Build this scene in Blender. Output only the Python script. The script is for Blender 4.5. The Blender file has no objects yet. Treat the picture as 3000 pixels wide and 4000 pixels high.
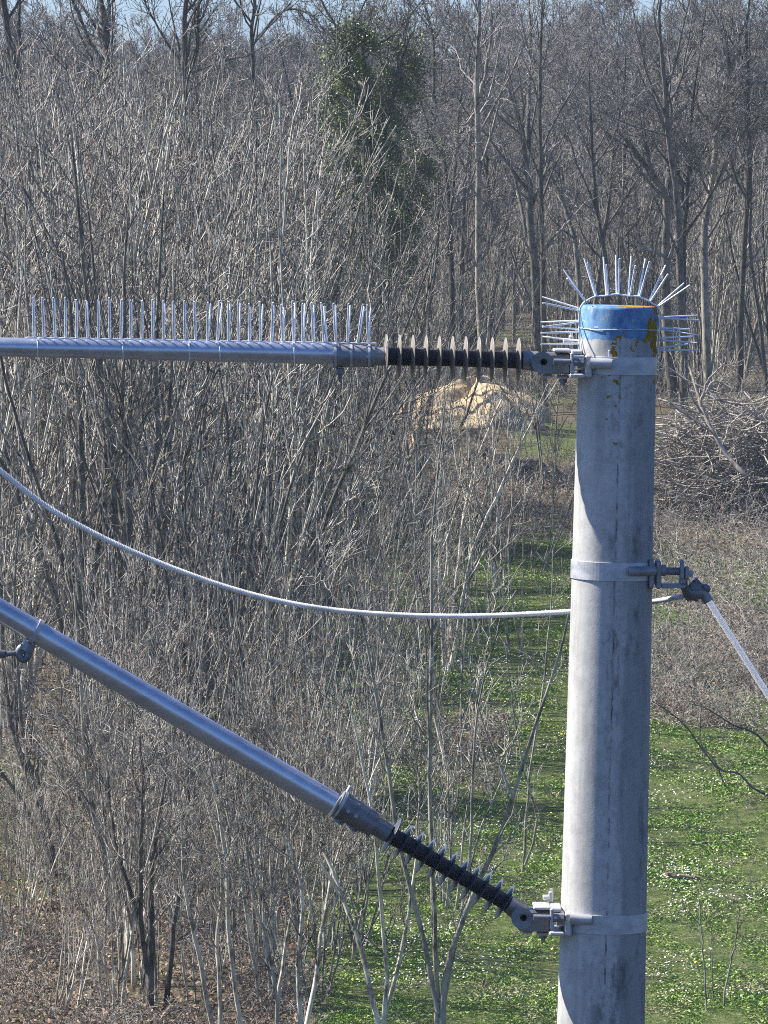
import bpy, math, random
import numpy as np
from mathutils import Vector, Matrix
random.seed(7)
rng = np.random.default_rng(11)
S = bpy.context.scene
C = S.collection
R = math.radians

# ---------------------------------------------------------------- camera, sky, sun, exposure
F = 24000.0                 # focal length in photo pixels (3000x4000)
CH = 9.0                    # camera height over the near ground
HOR = 600.0                 # photo row of the horizon
PITCH = math.atan((2000 - HOR) / F)
cam_d = bpy.data.cameras.new('Camera'); cam = bpy.data.objects.new('Camera', cam_d); C.objects.link(cam)
cam.location = (0, 0, CH); cam.rotation_euler = (math.pi / 2 - PITCH, 0, 0)
cam_d.sensor_fit = 'VERTICAL'; cam_d.sensor_height = 36; cam_d.sensor_width = 27
cam_d.lens = 36 * F / 4000; cam_d.clip_start = 0.5; cam_d.clip_end = 6000
S.camera = cam
SUN_EL = R(46); SUN_AZ = math.atan2(-0.955, 0.297)      # from +Y towards +X
sdir = Vector((math.sin(SUN_AZ) * math.cos(SUN_EL), math.cos(SUN_AZ) * math.cos(SUN_EL), math.sin(SUN_EL)))
W_ = bpy.data.worlds.new('World'); S.world = W_; W_.use_nodes = True
nt = W_.node_tree; bg = nt.nodes['Background']; sky = nt.nodes.new('ShaderNodeTexSky')
sky.sky_type = 'NISHITA'; sky.sun_disc = False; sky.sun_elevation = SUN_EL; sky.sun_rotation = SUN_AZ
sky.air_density = 1.0; sky.dust_density = 1.2; sky.ozone_density = 2.0
tint = nt.nodes.new('ShaderNodeMix'); tint.data_type = 'RGBA'; tint.blend_type = 'MULTIPLY'; tint.inputs[0].default_value = 1; tint.inputs[7].default_value = (.54, .80, 1.32, 1)
_tc = nt.nodes.new('ShaderNodeTexCoord'); _sx = nt.nodes.new('ShaderNodeSeparateXYZ'); _rp = nt.nodes.new('ShaderNodeValToRGB')   # brighter hazy band low over the horizon
_e = _rp.color_ramp.elements; _e[0].position = .02; _e[0].color = (1.0, 1.40, 2.25, 1); _e[1].position = .16; _e[1].color = (.53, .79, 1.28, 1)
nt.links.new(_tc.outputs['Generated'], _sx.inputs[0]); nt.links.new(_sx.outputs[2], _rp.inputs[0]); nt.links.new(_rp.outputs[0], tint.inputs[7])
nt.links.new(sky.outputs[0], tint.inputs[6]); nt.links.new(tint.outputs[2], bg.inputs[0]); bg.inputs[1].default_value = 0.056
sl = bpy.data.lights.new('sun', 'SUN'); sl.energy = 5.0; sl.angle = R(0.5); sl.color = (1, .955, .88)
so = bpy.data.objects.new('sun', sl); C.objects.link(so); so.rotation_euler = (-sdir).to_track_quat('-Z', 'Y').to_euler()
S.view_settings.view_transform = 'Standard'; S.view_settings.look = 'None'
S.view_settings.exposure = 1.08; S.view_settings.gamma = 1
S.cycles.max_bounces = 4; S.cycles.diffuse_bounces = 2; S.cycles.glossy_bounces = 3; S.cycles.transparent_max_bounces = 6
S.render.film_transparent = False
S.cycles.use_denoising = False; S.cycles.filter_width = 1.05; S.render.filter_size = 1.05

# ---------------------------------------------------------------- helpers
CP, SP = math.cos(PITCH), math.sin(PITCH)
def ray(x, y):
    a = (x - 1500) / F; b = (2000 - y) / F
    return Vector((a, CP + b * SP, -SP + b * CP))
D0 = 17.8; U = D0 / F        # distance of the pole, metres per photo pixel there
def W(x, y, dy=0.0):
    """point on the photo's ray through (x, y) at the distance of the pole plus dy (in pole pixels)"""
    Y = D0 + dy * U; r = ray(x, y)
    return Vector((0, 0, CH)) + r * (Y / r.y)
def at(x, y, Y):
    r = ray(x, y); return Vector((0, 0, CH)) + r * (Y / r.y)

_gy = [0, 30, 50, 60, 80, 100, 122, 130, 160, 200, 260, 330, 450, 560, 5000]
_gz = [0, 0.0, .22, .6, 1.62, 2.6, 3.46, 3.68, 3.95, 4.05, 4.3, 5.6, 10.6, 11.5, 11.5]
def gz0(y): return np.interp(y, _gy, _gz)
def gz(x, y):
    x = np.asarray(x, float); y = np.asarray(y, float)
    amp = np.clip((y - 40) / 40, 0, 1)
    n = .055 * np.sin(x * 1.3 + y * .45) + .05 * np.sin(x * .6 - y * .31 + 1) + .03 * np.sin(x * 3.1 + y * 1.2)
    far = np.clip((y - 250) / 150, 0, 1) * np.clip(1 - (y - 560) / 300, 0, 1)
    return gz0(y) + amp * n + far * (.9 * np.sin(x * .05 + 1.3) + .5 * np.sin(x * .13))
def grd(x, y, Y):
    """ground height under the column of photo pixel x at distance Y"""
    X = (x - 1500) / F * Y / (CP)
    return Vector((X, Y, float(gz(X, Y))))

def grass_mask(x, y):
    """1 = green meadow, 0 = leaf litter; shared by the ground's material and what grows on it"""
    x = np.asarray(x, float); y = np.asarray(y, float)
    px = x / y * F + 1500
    n = .5 * np.sin(x * 1.9 + y * .33) + .5 * np.sin(x * .9 - y * .21 + 2) + .4 * np.sin(x * 4 + y * .9)
    a = np.clip((px - 1100 - 5 * (y - 62) + n * 170) / 300, 0, 1) * np.clip((104 - y + n * 3) / 7, 0, 1)
    bram = np.clip((px - 2480) / 60, 0, 1) * np.clip((y - 80 + n * 2) / 3, 0, 1)
    bram2 = np.clip(1 - np.abs(px - 1850) / 260, 0, 1) * np.clip(1 - np.abs(y - 78.5) / 3, 0, 1) * 1.2
    a = a * (1 - bram * np.clip(.35 + n * 1.1 + .3 * np.sin(y * 1.4 + x), 0, 1)) * (1 - np.clip(bram2, 0, .75))
    strip = np.clip((px - 1950) / 100, 0, 1) * np.clip((2640 - px) / 100, 0, 1) * np.clip(1 - abs(y - 121) / 7, 0, 1)
    patch = np.clip(np.sin(x * .8 + 2) * np.sin(y * .17 + x * .3) * 1.4 - .5, 0, 1) * .7
    return np.clip(np.maximum(np.maximum(a, strip), patch), 0, 1)

def mat(name, rough=.8, metal=0.0, col=(.5, .5, .5), spec=.5):
    m = bpy.data.materials.new(name); m.use_nodes = True
    b = m.node_tree.nodes['Principled BSDF']
    b.inputs['Base Color'].default_value = (*col, 1); b.inputs['Roughness'].default_value = rough
    b.inputs['Metallic'].default_value = metal; b.inputs['Specular IOR Level'].default_value = spec
    return m
class NB:
    def __init__(s, m): s.t = m.node_tree; s.b = s.t.nodes['Principled BSDF']
    def n(s, typ, **k):
        o = s.t.nodes.new(typ)
        for a, v in k.items(): setattr(o, a, v)
        return o
    def l(s, a, b): s.t.links.new(a, b)
    def math(s, op, a, b=0.0, c=0.0, clamp=False):
        o = s.n('ShaderNodeMath', operation=op); o.use_clamp = clamp
        for i, v in enumerate((a, b, c)):
            if hasattr(v, 'links'): s.l(v, o.inputs[i])
            else: o.inputs[i].default_value = v
        return o.outputs[0]
    def noise(s, vec, scale, detail=4, rough=.6, sc=(1, 1, 1)):
        mp = s.n('ShaderNodeMapping'); mp.inputs['Scale'].default_value = sc; s.l(vec, mp.inputs[0])
        o = s.n('ShaderNodeTexNoise'); o.inputs['Scale'].default_value = scale; o.inputs['Detail'].default_value = detail
        o.inputs['Roughness'].default_value = rough; s.l(mp.outputs[0], o.inputs[0]); return o.outputs[0]
    def ramp(s, v, *st):
        o = s.n('ShaderNodeValToRGB'); e = o.color_ramp.elements
        while len(e) < len(st): e.new(.5)
        for k, (p, c) in enumerate(st):
            e[k].position = p; e[k].color = (*c, 1) if len(c) == 3 else c
        s.l(v, o.inputs[0]); return o.outputs[0]
    def mix(s, f, a, b, mode='MIX'):
        o = s.n('ShaderNodeMix', data_type='RGBA', blend_type=mode)
        for i, v in ((0, f), (6, a), (7, b)):
            if hasattr(v, 'links'): s.l(v, o.inputs[i])
            else: o.inputs[i].default_value = v if i == 0 else (*v, 1)
        return o.outputs[2]
    def bump(s, h, st, dist):
        o = s.n('ShaderNodeBump'); o.inputs['Strength'].default_value = st; o.inputs['Distance'].default_value = dist
        s.l(h, o.inputs['Height']); s.l(o.outputs[0], s.b.inputs['Normal'])
def obj_co(nb): return nb.n('ShaderNodeTexCoord').outputs['Object']

# ---- materials
def m_bark(name, dark, light, lichen=.5):
    m = mat(name, .85, spec=.25); nb = NB(m)
    geo = nb.n('ShaderNodeNewGeometry').outputs['Position']; info = nb.n('ShaderNodeObjectInfo').outputs['Random']
    f = nb.noise(geo, 13, 3, .75, (1, 1, .45)); g = nb.noise(geo, 2.2, 2)
    c = nb.ramp(f, (.38, dark), (.62, light))
    c = nb.mix(nb.math('MULTIPLY', nb.ramp(g, (.5, (0, 0, 0)), (.62, (1, 1, 1))), lichen), c, tuple(min(1, v * 1.25 + .03) for v in light))
    hsv = nb.n('ShaderNodeHueSaturation'); nb.l(c, hsv.inputs['Color'])
    nb.l(nb.math('MULTIPLY_ADD', info, .8, .5), hsv.inputs['Value']); nb.l(hsv.outputs[0], nb.b.inputs['Base Color'])
    return m
BARK_PALE = m_bark('bark_pale', (.13, .118, .098), (.58, .54, .43), .6)
BARK_MID = m_bark('bark_mid', (.06, .055, .048), (.30, .28, .225), .4)
BARK_DARK = m_bark('bark_dark', (.03, .028, .027), (.17, .16, .135), .35)
TWIG = m_bark('twig_bark', (.035, .031, .028), (.54, .495, .42), .3)
TWIG_D = m_bark('twig_bark_dark', (.055, .051, .05), (.36, .34, .315), .3)
DEAD = m_bark('dead_wood', (.15, .12, .095), (.50, .45, .38), .5)

def m_leaf(name, c1, c2, c3, rough=.5, scale=14):
    m = mat(name, rough); nb = NB(m)
    geo = nb.n('ShaderNodeNewGeometry').outputs['Position']
    f = nb.noise(geo, scale, 2, .8)
    nb.l(nb.ramp(f, (.36, c1), (.5, c2), (.64, c3)), nb.b.inputs['Base Color'])
    nb.b.inputs['Subsurface Weight'].default_value = 0
    return m
IVY = m_leaf('ivy_leaf', (.03, .055, .014), (.085, .13, .024), (.28, .31, .07), .5, 3.5)
GRASS = m_leaf('grass_blade', (.10, .19, .03), (.20, .31, .045), (.32, .34, .10), .55, 2.2)
LITTER = m_leaf('dead_leaf', (.07, .04, .028), (.24, .14, .085), (.44, .34, .23), .8, 18)
def m_grass():
    m = mat('grass_blade', .6); nb = NB(m); geo = nb.n('ShaderNodeNewGeometry').outputs['Position']
    f = nb.noise(geo, 9, 3, .75); p = nb.noise(geo, 1.3, 4, .7)
    c = nb.ramp(f, (.35, (.07, .17, .015)), (.50, (.20, .34, .035)), (.64, (.36, .46, .08)))
    nb.l(nb.mix(nb.ramp(p, (.47, (0, 0, 0)), (.60, (.8, .8, .8))), c, (.34, .33, .17)), nb.b.inputs['Base Color']); return m
GRASS = m_grass()
DAISY = mat('daisy_petal', .6, col=(.80, .80, .76)); YELLOW = mat('yellow_petal', .6, col=(.8, .55, .02))

def m_ground():
    m = mat('ground_soil', .95, spec=.15); nb = NB(m)
    geo = nb.n('ShaderNodeNewGeometry').outputs['Position']
    at_ = nb.n('ShaderNodeAttribute', attribute_name='grass').outputs['Fac']
    f = nb.noise(geo, 6, 6, .75); f2 = nb.noise(geo, 40, 3, .7); f3 = nb.noise(geo, .6, 3)
    brown = nb.ramp(f, (.3, (.055, .04, .028)), (.48, (.16, .12, .08)), (.62, (.28, .22, .15)), (.75, (.36, .30, .21)))
    brown = nb.mix(nb.math('MULTIPLY', f3, .5), brown, (.13, .14, .06))
    green = nb.ramp(f, (.33, (.07, .11, .025)), (.50, (.14, .20, .045)), (.60, (.24, .25, .11)), (.72, (.34, .29, .19)))
    k = nb.math('ADD', at_, nb.math('MULTIPLY_ADD', f, 1.0, -.5)); k = nb.ramp(k, (.35, (0, 0, 0)), (.65, (1, 1, 1)))
    c = nb.mix(k, brown, green)
    c = nb.mix(nb.math('MULTIPLY', f2, .5), c, (.04, .035, .02))
    spz = nb.n('ShaderNodeSeparateXYZ'); nb.l(geo, spz.inputs[0])
    near = nb.math('LESS_THAN', nb.math('MULTIPLY_ADD', f, 4, spz.outputs[1]), 52)
    c = nb.mix(near, c, (.045, .045, .04))      # unseen near ballast, darkened to cut bounce light on the pole
    nb.l(c, nb.b.inputs['Base Color']); nb.bump(nb.math('ADD', f, nb.math('MULTIPLY', f2, .4)), 1, .12)
    return m
def m_sand():
    m = mat('pale_sand', .95, spec=.1); nb = NB(m); geo = nb.n('ShaderNodeNewGeometry').outputs['Position']
    f = nb.noise(geo, 5, 6, .75)
    nb.l(nb.ramp(f, (.3, (.27, .20, .12)), (.48, (.44, .34, .21)), (.62, (.56, .45, .30))), nb.b.inputs['Base Color'])
    nb.bump(f, .8, .05); return m
def m_soil():
    m = mat('grey_soil', .95, spec=.1); nb = NB(m); geo = nb.n('ShaderNodeNewGeometry').outputs['Position']
    f = nb.noise(geo, 4, 6, .75)
    nb.l(nb.ramp(f, (.35, (.12, .095, .07)), (.5, (.27, .22, .17)), (.68, (.46, .38, .29))), nb.b.inputs['Base Color'])
    nb.bump(f, 1, .15); return m
def m_galv(name, base=.42, metal=.75, rough=.42, tint=(1, 1, 1.02), vary=1.0):
    m = mat(name, rough, metal); nb = NB(m); o = obj_co(nb)
    f = nb.noise(o, 30, 5, .65, (.4, 1, 1)); g = nb.noise(o, 220, 2)
    a = tuple(base * (1 - .28 * vary) * t for t in tint); b = tuple(base * (1 + .25 * vary) * t for t in tint)
    nb.l(nb.mix(nb.math('MULTIPLY', g, .3), nb.ramp(f, (.35, a), (.65, b)), tuple(base * 1.1 * t for t in tint)), nb.b.inputs['Base Color'])
    nb.l(nb.math('MULTIPLY_ADD', f, .35 * vary, rough - .17 * vary), nb.b.inputs['Roughness']); nb.bump(g, .12, .0006)
    return m
GALV = m_galv('galvanised_steel', .5, .35, .5); GALVD = m_galv('dull_galvanised_steel', .30, .5, .5)
TUBE = m_galv('aluminium_tube', .68, .80, .34, (.96, .99, 1.06), .6); CASTM = m_galv('cast_fitting', .22, .6, .45)
STRIP = m_galv('stainless_wire', .80, .10, .4, (.96, 1, 1.06))
ROPE = m_galv('cable_strand', .70, .15, .5, (1, .99, .97))
RUB = mat('dark_silicone', .55, col=(.035, .038, .045), spec=.4)
SHED = mat('shed_silicone', .45, col=(.26, .225, .18)); SHED2 = mat('shed_silicone_dark', .4, col=(.05, .055, .065)); SHED.node_tree.nodes['Principled BSDF'].inputs['Subsurface Weight'].default_value = 0
BLK = mat('dark_hole', .9, col=(.006, .006, .007), spec=.1)

def m_concrete():
    m = mat('spun_concrete', .88, spec=.2); nb = NB(m); o = obj_co(nb)
    sp = nb.n('ShaderNodeSeparateXYZ'); nb.l(o, sp.inputs[0]); X, Y, Z = sp.outputs
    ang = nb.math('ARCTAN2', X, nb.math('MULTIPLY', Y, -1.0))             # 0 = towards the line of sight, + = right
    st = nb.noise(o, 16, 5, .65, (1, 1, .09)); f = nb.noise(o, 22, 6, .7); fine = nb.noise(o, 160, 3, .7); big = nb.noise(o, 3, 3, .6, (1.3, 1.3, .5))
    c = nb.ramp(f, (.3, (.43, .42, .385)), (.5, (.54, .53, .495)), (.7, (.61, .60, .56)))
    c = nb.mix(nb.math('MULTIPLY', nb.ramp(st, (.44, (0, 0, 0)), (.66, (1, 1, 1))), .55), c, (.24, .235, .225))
    # weathered face right of the mould seam, darkened further by painted shade, wandering edge
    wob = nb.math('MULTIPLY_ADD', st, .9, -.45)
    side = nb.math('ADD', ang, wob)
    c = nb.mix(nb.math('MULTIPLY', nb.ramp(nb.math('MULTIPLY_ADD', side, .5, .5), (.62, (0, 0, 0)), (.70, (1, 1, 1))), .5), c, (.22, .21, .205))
    # seam: a broken dark line with a pale ridge of laitance beside it
    sw = nb.math('MULTIPLY_ADD', nb.noise(o, 14, 4, .7, (1, 1, .8)), .14, -.07)
    dsm = nb.math('ABSOLUTE', nb.math('ADD', nb.math('SUBTRACT', ang, .03), sw))
    brk = nb.ramp(nb.noise(o, 9, 5, .75), (.46, (0, 0, 0)), (.62, (1, 1, 1)))
    line = nb.math('MULTIPLY', nb.math('LESS_THAN', dsm, .022), brk)
    dsr = nb.math('ABSOLUTE', nb.math('ADD', nb.math('SUBTRACT', ang, .10), sw))
    c = nb.mix(nb.math('MULTIPLY', nb.math('LESS_THAN', dsr, .06), .35), c, (.62, .61, .58))
    c = nb.mix(nb.math('MULTIPLY', line, .92), c, (.04, .04, .04))
    mot = nb.noise(o, 48, 6, .8); mot2 = nb.noise(o, 11, 5, .75, (1, 1, .4))
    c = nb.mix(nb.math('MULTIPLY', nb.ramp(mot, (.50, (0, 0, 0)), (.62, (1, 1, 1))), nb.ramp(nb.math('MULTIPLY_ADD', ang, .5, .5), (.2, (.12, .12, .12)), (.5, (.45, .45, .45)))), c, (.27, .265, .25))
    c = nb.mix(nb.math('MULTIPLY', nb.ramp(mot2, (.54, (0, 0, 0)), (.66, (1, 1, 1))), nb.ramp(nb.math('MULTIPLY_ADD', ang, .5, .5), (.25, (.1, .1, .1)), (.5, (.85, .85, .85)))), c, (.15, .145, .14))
    pores = nb.ramp(fine, (.30, (1, 1, 1)), (.36, (0, 0, 0)))
    c = nb.mix(nb.math('MULTIPLY', pores, .6), c, (.14, .135, .13))
    c = nb.mix(nb.math('MULTIPLY', nb.ramp(big, (.5, (0, 0, 0)), (.7, (1, 1, 1))), .3), c, (.30, .30, .30))
    # blue paint on the head of the pole (object z = 0 at the top), worn at the lower edge and scuffed
    edge = nb.math('ADD', Z, nb.math('MULTIPLY_ADD', nb.noise(o, 18, 5, .7), -.075, .037))
    blue = nb.math('GREATER_THAN', edge, -.092)
    scuff = nb.ramp(nb.noise(o, 34, 6, .75), (.57, (1, 1, 1)), (.64, (.2, .2, .2)))
    bc = nb.ramp(nb.noise(o, 30, 6, .8, (1, 1, .6)), (.32, (.07, .14, .25)), (.46, (.13, .26, .43)), (.60, (.19, .35, .53)), (.74, (.36, .48, .58)))
    c = nb.mix(nb.math('MULTIPLY', blue, scuff), c, bc)
    # yellow lichen: mostly on the right flank under the rim, a few specks down the front
    ln = nb.noise(o, 26, 5, .65, (1, 1, .75))
    right = nb.math('MULTIPLY_ADD', ang, .16, -.14)
    hgt = nb.math('ABSOLUTE', nb.math('ADD', Z, .085))
    thr = nb.math('SUBTRACT', nb.math('ADD', ln, right), nb.math('MULTIPLY', hgt, 1.1))
    lic = nb.math('GREATER_THAN', thr, .49)
    ln2 = nb.noise(o, 42, 3, .6)
    near = nb.math('SUBTRACT', nb.math('MULTIPLY', ln2, .97), nb.math('ADD', nb.math('MULTIPLY', nb.math('ABSOLUTE', nb.math('ADD', ang, .12)), .35), nb.math('MULTIPLY', nb.math('ABSOLUTE', nb.math('ADD', Z, .20)), .55)))
    lic = nb.math('MAXIMUM', lic, nb.math('GREATER_THAN', near, .50))
    lic = nb.math('MULTIPLY', lic, nb.math('GREATER_THAN', Z, -.4))
    lc = nb.ramp(fine, (.35, (.16, .09, .008)), (.6, (.42, .24, .02)))
    c = nb.mix(lic, c, lc)
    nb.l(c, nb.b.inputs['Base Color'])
    h = nb.math('ADD', nb.math('MULTIPLY', fine, .5), nb.math('ADD', f, nb.math('MULTIPLY', line, -1.5)))
    nb.bump(h, .5, .0012)
    return m
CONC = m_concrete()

# ---- mesh building
def link(name, me, parent=None, m=None):
    o = bpy.data.objects.new(name, me)
    if m is not None and me is not None: me.materials.append(m)
    C.objects.link(o); o.parent = parent
    return o
def tag(o, label=None, cat=None, group=None, kind=None):
    for k, v in (('label', label), ('category', cat), ('group', group), ('kind', kind)):
        if v: o[k] = v
    return o
def empty(name, loc, label, cat, group=None):
    o = bpy.data.objects.new(name, None); C.objects.link(o); o.location = loc; o.empty_display_size = .2
    return tag(o, label, cat, group)
def npmesh(name, V, Fc):
    """V (n,3), Fc (m,k) equal-sized faces"""
    V = np.ascontiguousarray(V, np.float32); Fc = np.ascontiguousarray(Fc, np.int32); k = Fc.shape[1]
    me = bpy.data.meshes.new(name); me.vertices.add(len(V)); me.vertices.foreach_set('co', V.ravel())
    me.loops.add(Fc.size); me.loops.foreach_set('vertex_index', Fc.ravel())
    me.polygons.add(len(Fc)); me.polygons.foreach_set('loop_start', np.arange(0, Fc.size, k, dtype=np.int32))
    me.update(calc_edges=True); return me

class MB:
    """collects shapes in world space; build() links ONE mesh with its origin at its parent's place"""
    def __init__(s): s.v = []; s.f = []; s.sm = []
    def add(s, vs, fs, smooth=False):
        b = len(s.v); s.v += [Vector(v) for v in vs]; s.f += [[b + i for i in f] for f in fs]; s.sm += [smooth] * len(fs); return s
    def tube(s, pts, rad, k=12, cap=True, smooth=True):
        pts = [Vector(p) for p in pts]; n = len(pts)
        rad = rad if hasattr(rad, '__len__') else [rad] * n
        ref = None; vs = []
        for i, p in enumerate(pts):
            d = (pts[min(i + 1, n - 1)] - pts[max(i - 1, 0)]).normalized()
            if ref is None:
                ref = Vector((0, -1, 0)) if abs(d.y) < .9 else Vector((1, 0, 0))
            a = (ref - d * ref.dot(d)).normalized(); b = d.cross(a); ref = a
            for j in range(k):
                t = 2 * math.pi * j / k; vs.append(p + (a * math.cos(t) + b * math.sin(t)) * rad[i])
        fs = [[i * k + j, i * k + (j + 1) % k, (i + 1) * k + (j + 1) % k, (i + 1) * k + j] for i in range(n - 1) for j in range(k)]
        s.add(vs, fs, smooth)
        if cap: s.add(vs[:k], [list(range(k))[::-1]]); s.add(vs[-k:], [list(range(k))])
        return s
    def lathe(s, p0, axis, prof, k=40, smooth=False):
        """prof: (distance along axis, radius)"""
        axis = Vector(axis).normalized(); a = axis.orthogonal().normalized(); b = axis.cross(a); vs = []
        for t, r in prof:
            for j in range(k):
                q = 2 * math.pi * j / k; vs.append(Vector(p0) + axis * t + (a * math.cos(q) + b * math.sin(q)) * r)
        fs = [[i * k + j, i * k + (j + 1) % k, (i + 1) * k + (j + 1) % k, (i + 1) * k + j] for i in range(len(prof) - 1) for j in range(k)]
        return s.add(vs, fs, smooth)
    def boxw(s, x0, y0, x1, y1, d0, d1, bev=2.0):
        """box spanning photo-pixel rectangle at the pole's distance, from depth d0 to d1 (pixels), edges chamfered"""
        bev = min(bev, abs(x1 - x0) / 3, abs(y1 - y0) / 3, abs(d1 - d0) / 3)
        c = (W(x0, y0, d0) + W(x1, y1, d1)) / 2
        hx = abs(x1 - x0) * U / 2; hz = abs(y1 - y0) * U / 2; hy = abs(d1 - d0) * U / 2; b = bev * U
        vs = []; 
        for sx in (-1, 1):
            for sy in (-1, 1):
                for sz in (-1, 1):
                    vs += [c + Vector((sx * hx, sy * (hy - b), sz * (hz - b))), c + Vector((sx * (hx - b), sy * hy, sz * (hz - b))), c + Vector((sx * (hx - b), sy * (hy - b), sz * hz))]
        import bmesh
        bm = bmesh.new(); [bm.verts.new(v) for v in vs]; bmesh.ops.convex_hull(bm, input=bm.verts)
        bmesh.ops.dissolve_limit(bm, angle_limit=.02, verts=bm.verts, edges=bm.edges)
        bm.verts.index_update(); vv = [v.co.copy() for v in bm.verts]; ff = [[v.index for v in f.verts] for f in bm.faces]; bm.free()
        return s.add(vv, ff)
    def build(s, name, m, parent=None):
        inv = Matrix.Identity(4)
        org = parent_world(parent) if parent else Matrix.Identity(4)
        inv = org.inverted()
        me = bpy.data.meshes.new(name); me.from_pydata([inv @ v for v in s.v], [], s.f)
        me.polygons.foreach_set('use_smooth', s.sm); me.update()
        import bmesh
        bm = bmesh.new(); bm.from_mesh(me); bmesh.ops.recalc_face_normals(bm, faces=bm.faces); bm.to_mesh(me); bm.free()
        return link(name, me, parent, m)
def parent_world(o):
    m = o.matrix_basis.copy()
    while o.parent: o = o.parent; m = o.matrix_basis @ m
    return m

# ================================================================ GROUND
def build_ground():
    xs = np.concatenate([[-450, -250, -90, -50, -30], np.linspace(-20, 20, 161), [30, 50, 90, 250, 450]])
    ys = np.concatenate([[-150, 0, 20, 35], np.arange(45, 135, .5), np.arange(135, 300, 3), np.arange(300, 620, 8), [720, 900, 1050]])
    Xg, Yg = np.meshgrid(xs, ys); Z = gz(Xg, Yg)
    V = np.stack([Xg, Yg, Z], -1).reshape(-1, 3); nx = len(xs)
    i = np.arange(len(ys) - 1)[:, None] * nx + np.arange(nx - 1)[None]
    Fc = np.stack([i, i + 1, i + 1 + nx, i + nx], -1).reshape(-1, 4)
    me = npmesh('ground', V, Fc)
    a = me.attributes.new('grass', 'FLOAT', 'POINT'); a.data.foreach_set('value', grass_mask(V[:, 0], np.maximum(V[:, 1], 1)).astype(np.float32))
    me.polygons.foreach_set('use_smooth', np.ones(len(Fc), bool))
    o = link('ground', me, None, m_ground()); o['kind'] = 'structure'
build_ground()

# ================================================================ POLE AND ITS FITTINGS
def pole_c(y): return 2417 - (y - 1200) * .0250
def pole_r(y): return 150 + (y - 1200) * .00775
top = W(pole_c(1200), 1200); low = W(pole_c(4000), 4000)
axis = (top - low).normalized()
L = top.z / axis.z + .3
pole = empty('concrete_pole', top, 'tall round grey concrete pole with a blue painted, lichen spotted head', 'pole')
_yy = (Vector((0, 1, 0)) - axis * axis.y).normalized(); _xx = _yy.cross(axis)
pole.rotation_euler = Matrix((_xx, _yy, axis)).transposed().to_euler()
mb = MB()
prof = [(0.002, pole_r(1200) * U * .80), (.004, pole_r(1200) * U * .955), (-.002, pole_r(1200) * U * .985), (-.007, pole_r(1200) * U)]
for k in range(1, 60): prof.append((-L * k / 59, (150 + L * k / 59 / U * .00775) * U))
inner = [(-.35, .05), (-.02, pole_r(1200) * U * .70), (.0, pole_r(1200) * U * .74)]
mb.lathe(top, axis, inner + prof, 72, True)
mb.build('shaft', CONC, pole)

def band(name, y0, y1, parent, extra=4):
    """flat steel strap round the pole between photo rows y0 and y1"""
    yc = (y0 + y1) / 2; c = W(pole_c(yc), yc); h = (y1 - y0) / 2 * U; r = (pole_r(yc)) * U
    m = MB().lathe(c, axis, [(-h, r - .001), (-h, r + extra * U), (-h + .0006, r + (extra + 1) * U), (h - .0006, r + (extra + 1) * U), (h, r + extra * U), (h, r - .001)], 72)
    for i, f in enumerate(m.f): m.sm[i] = False
    return m.build(name, GALV, parent)
def bolt(m, p0, p1, r, head=True, k=16):
    m.tube([p0, p1], r, k)

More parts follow.
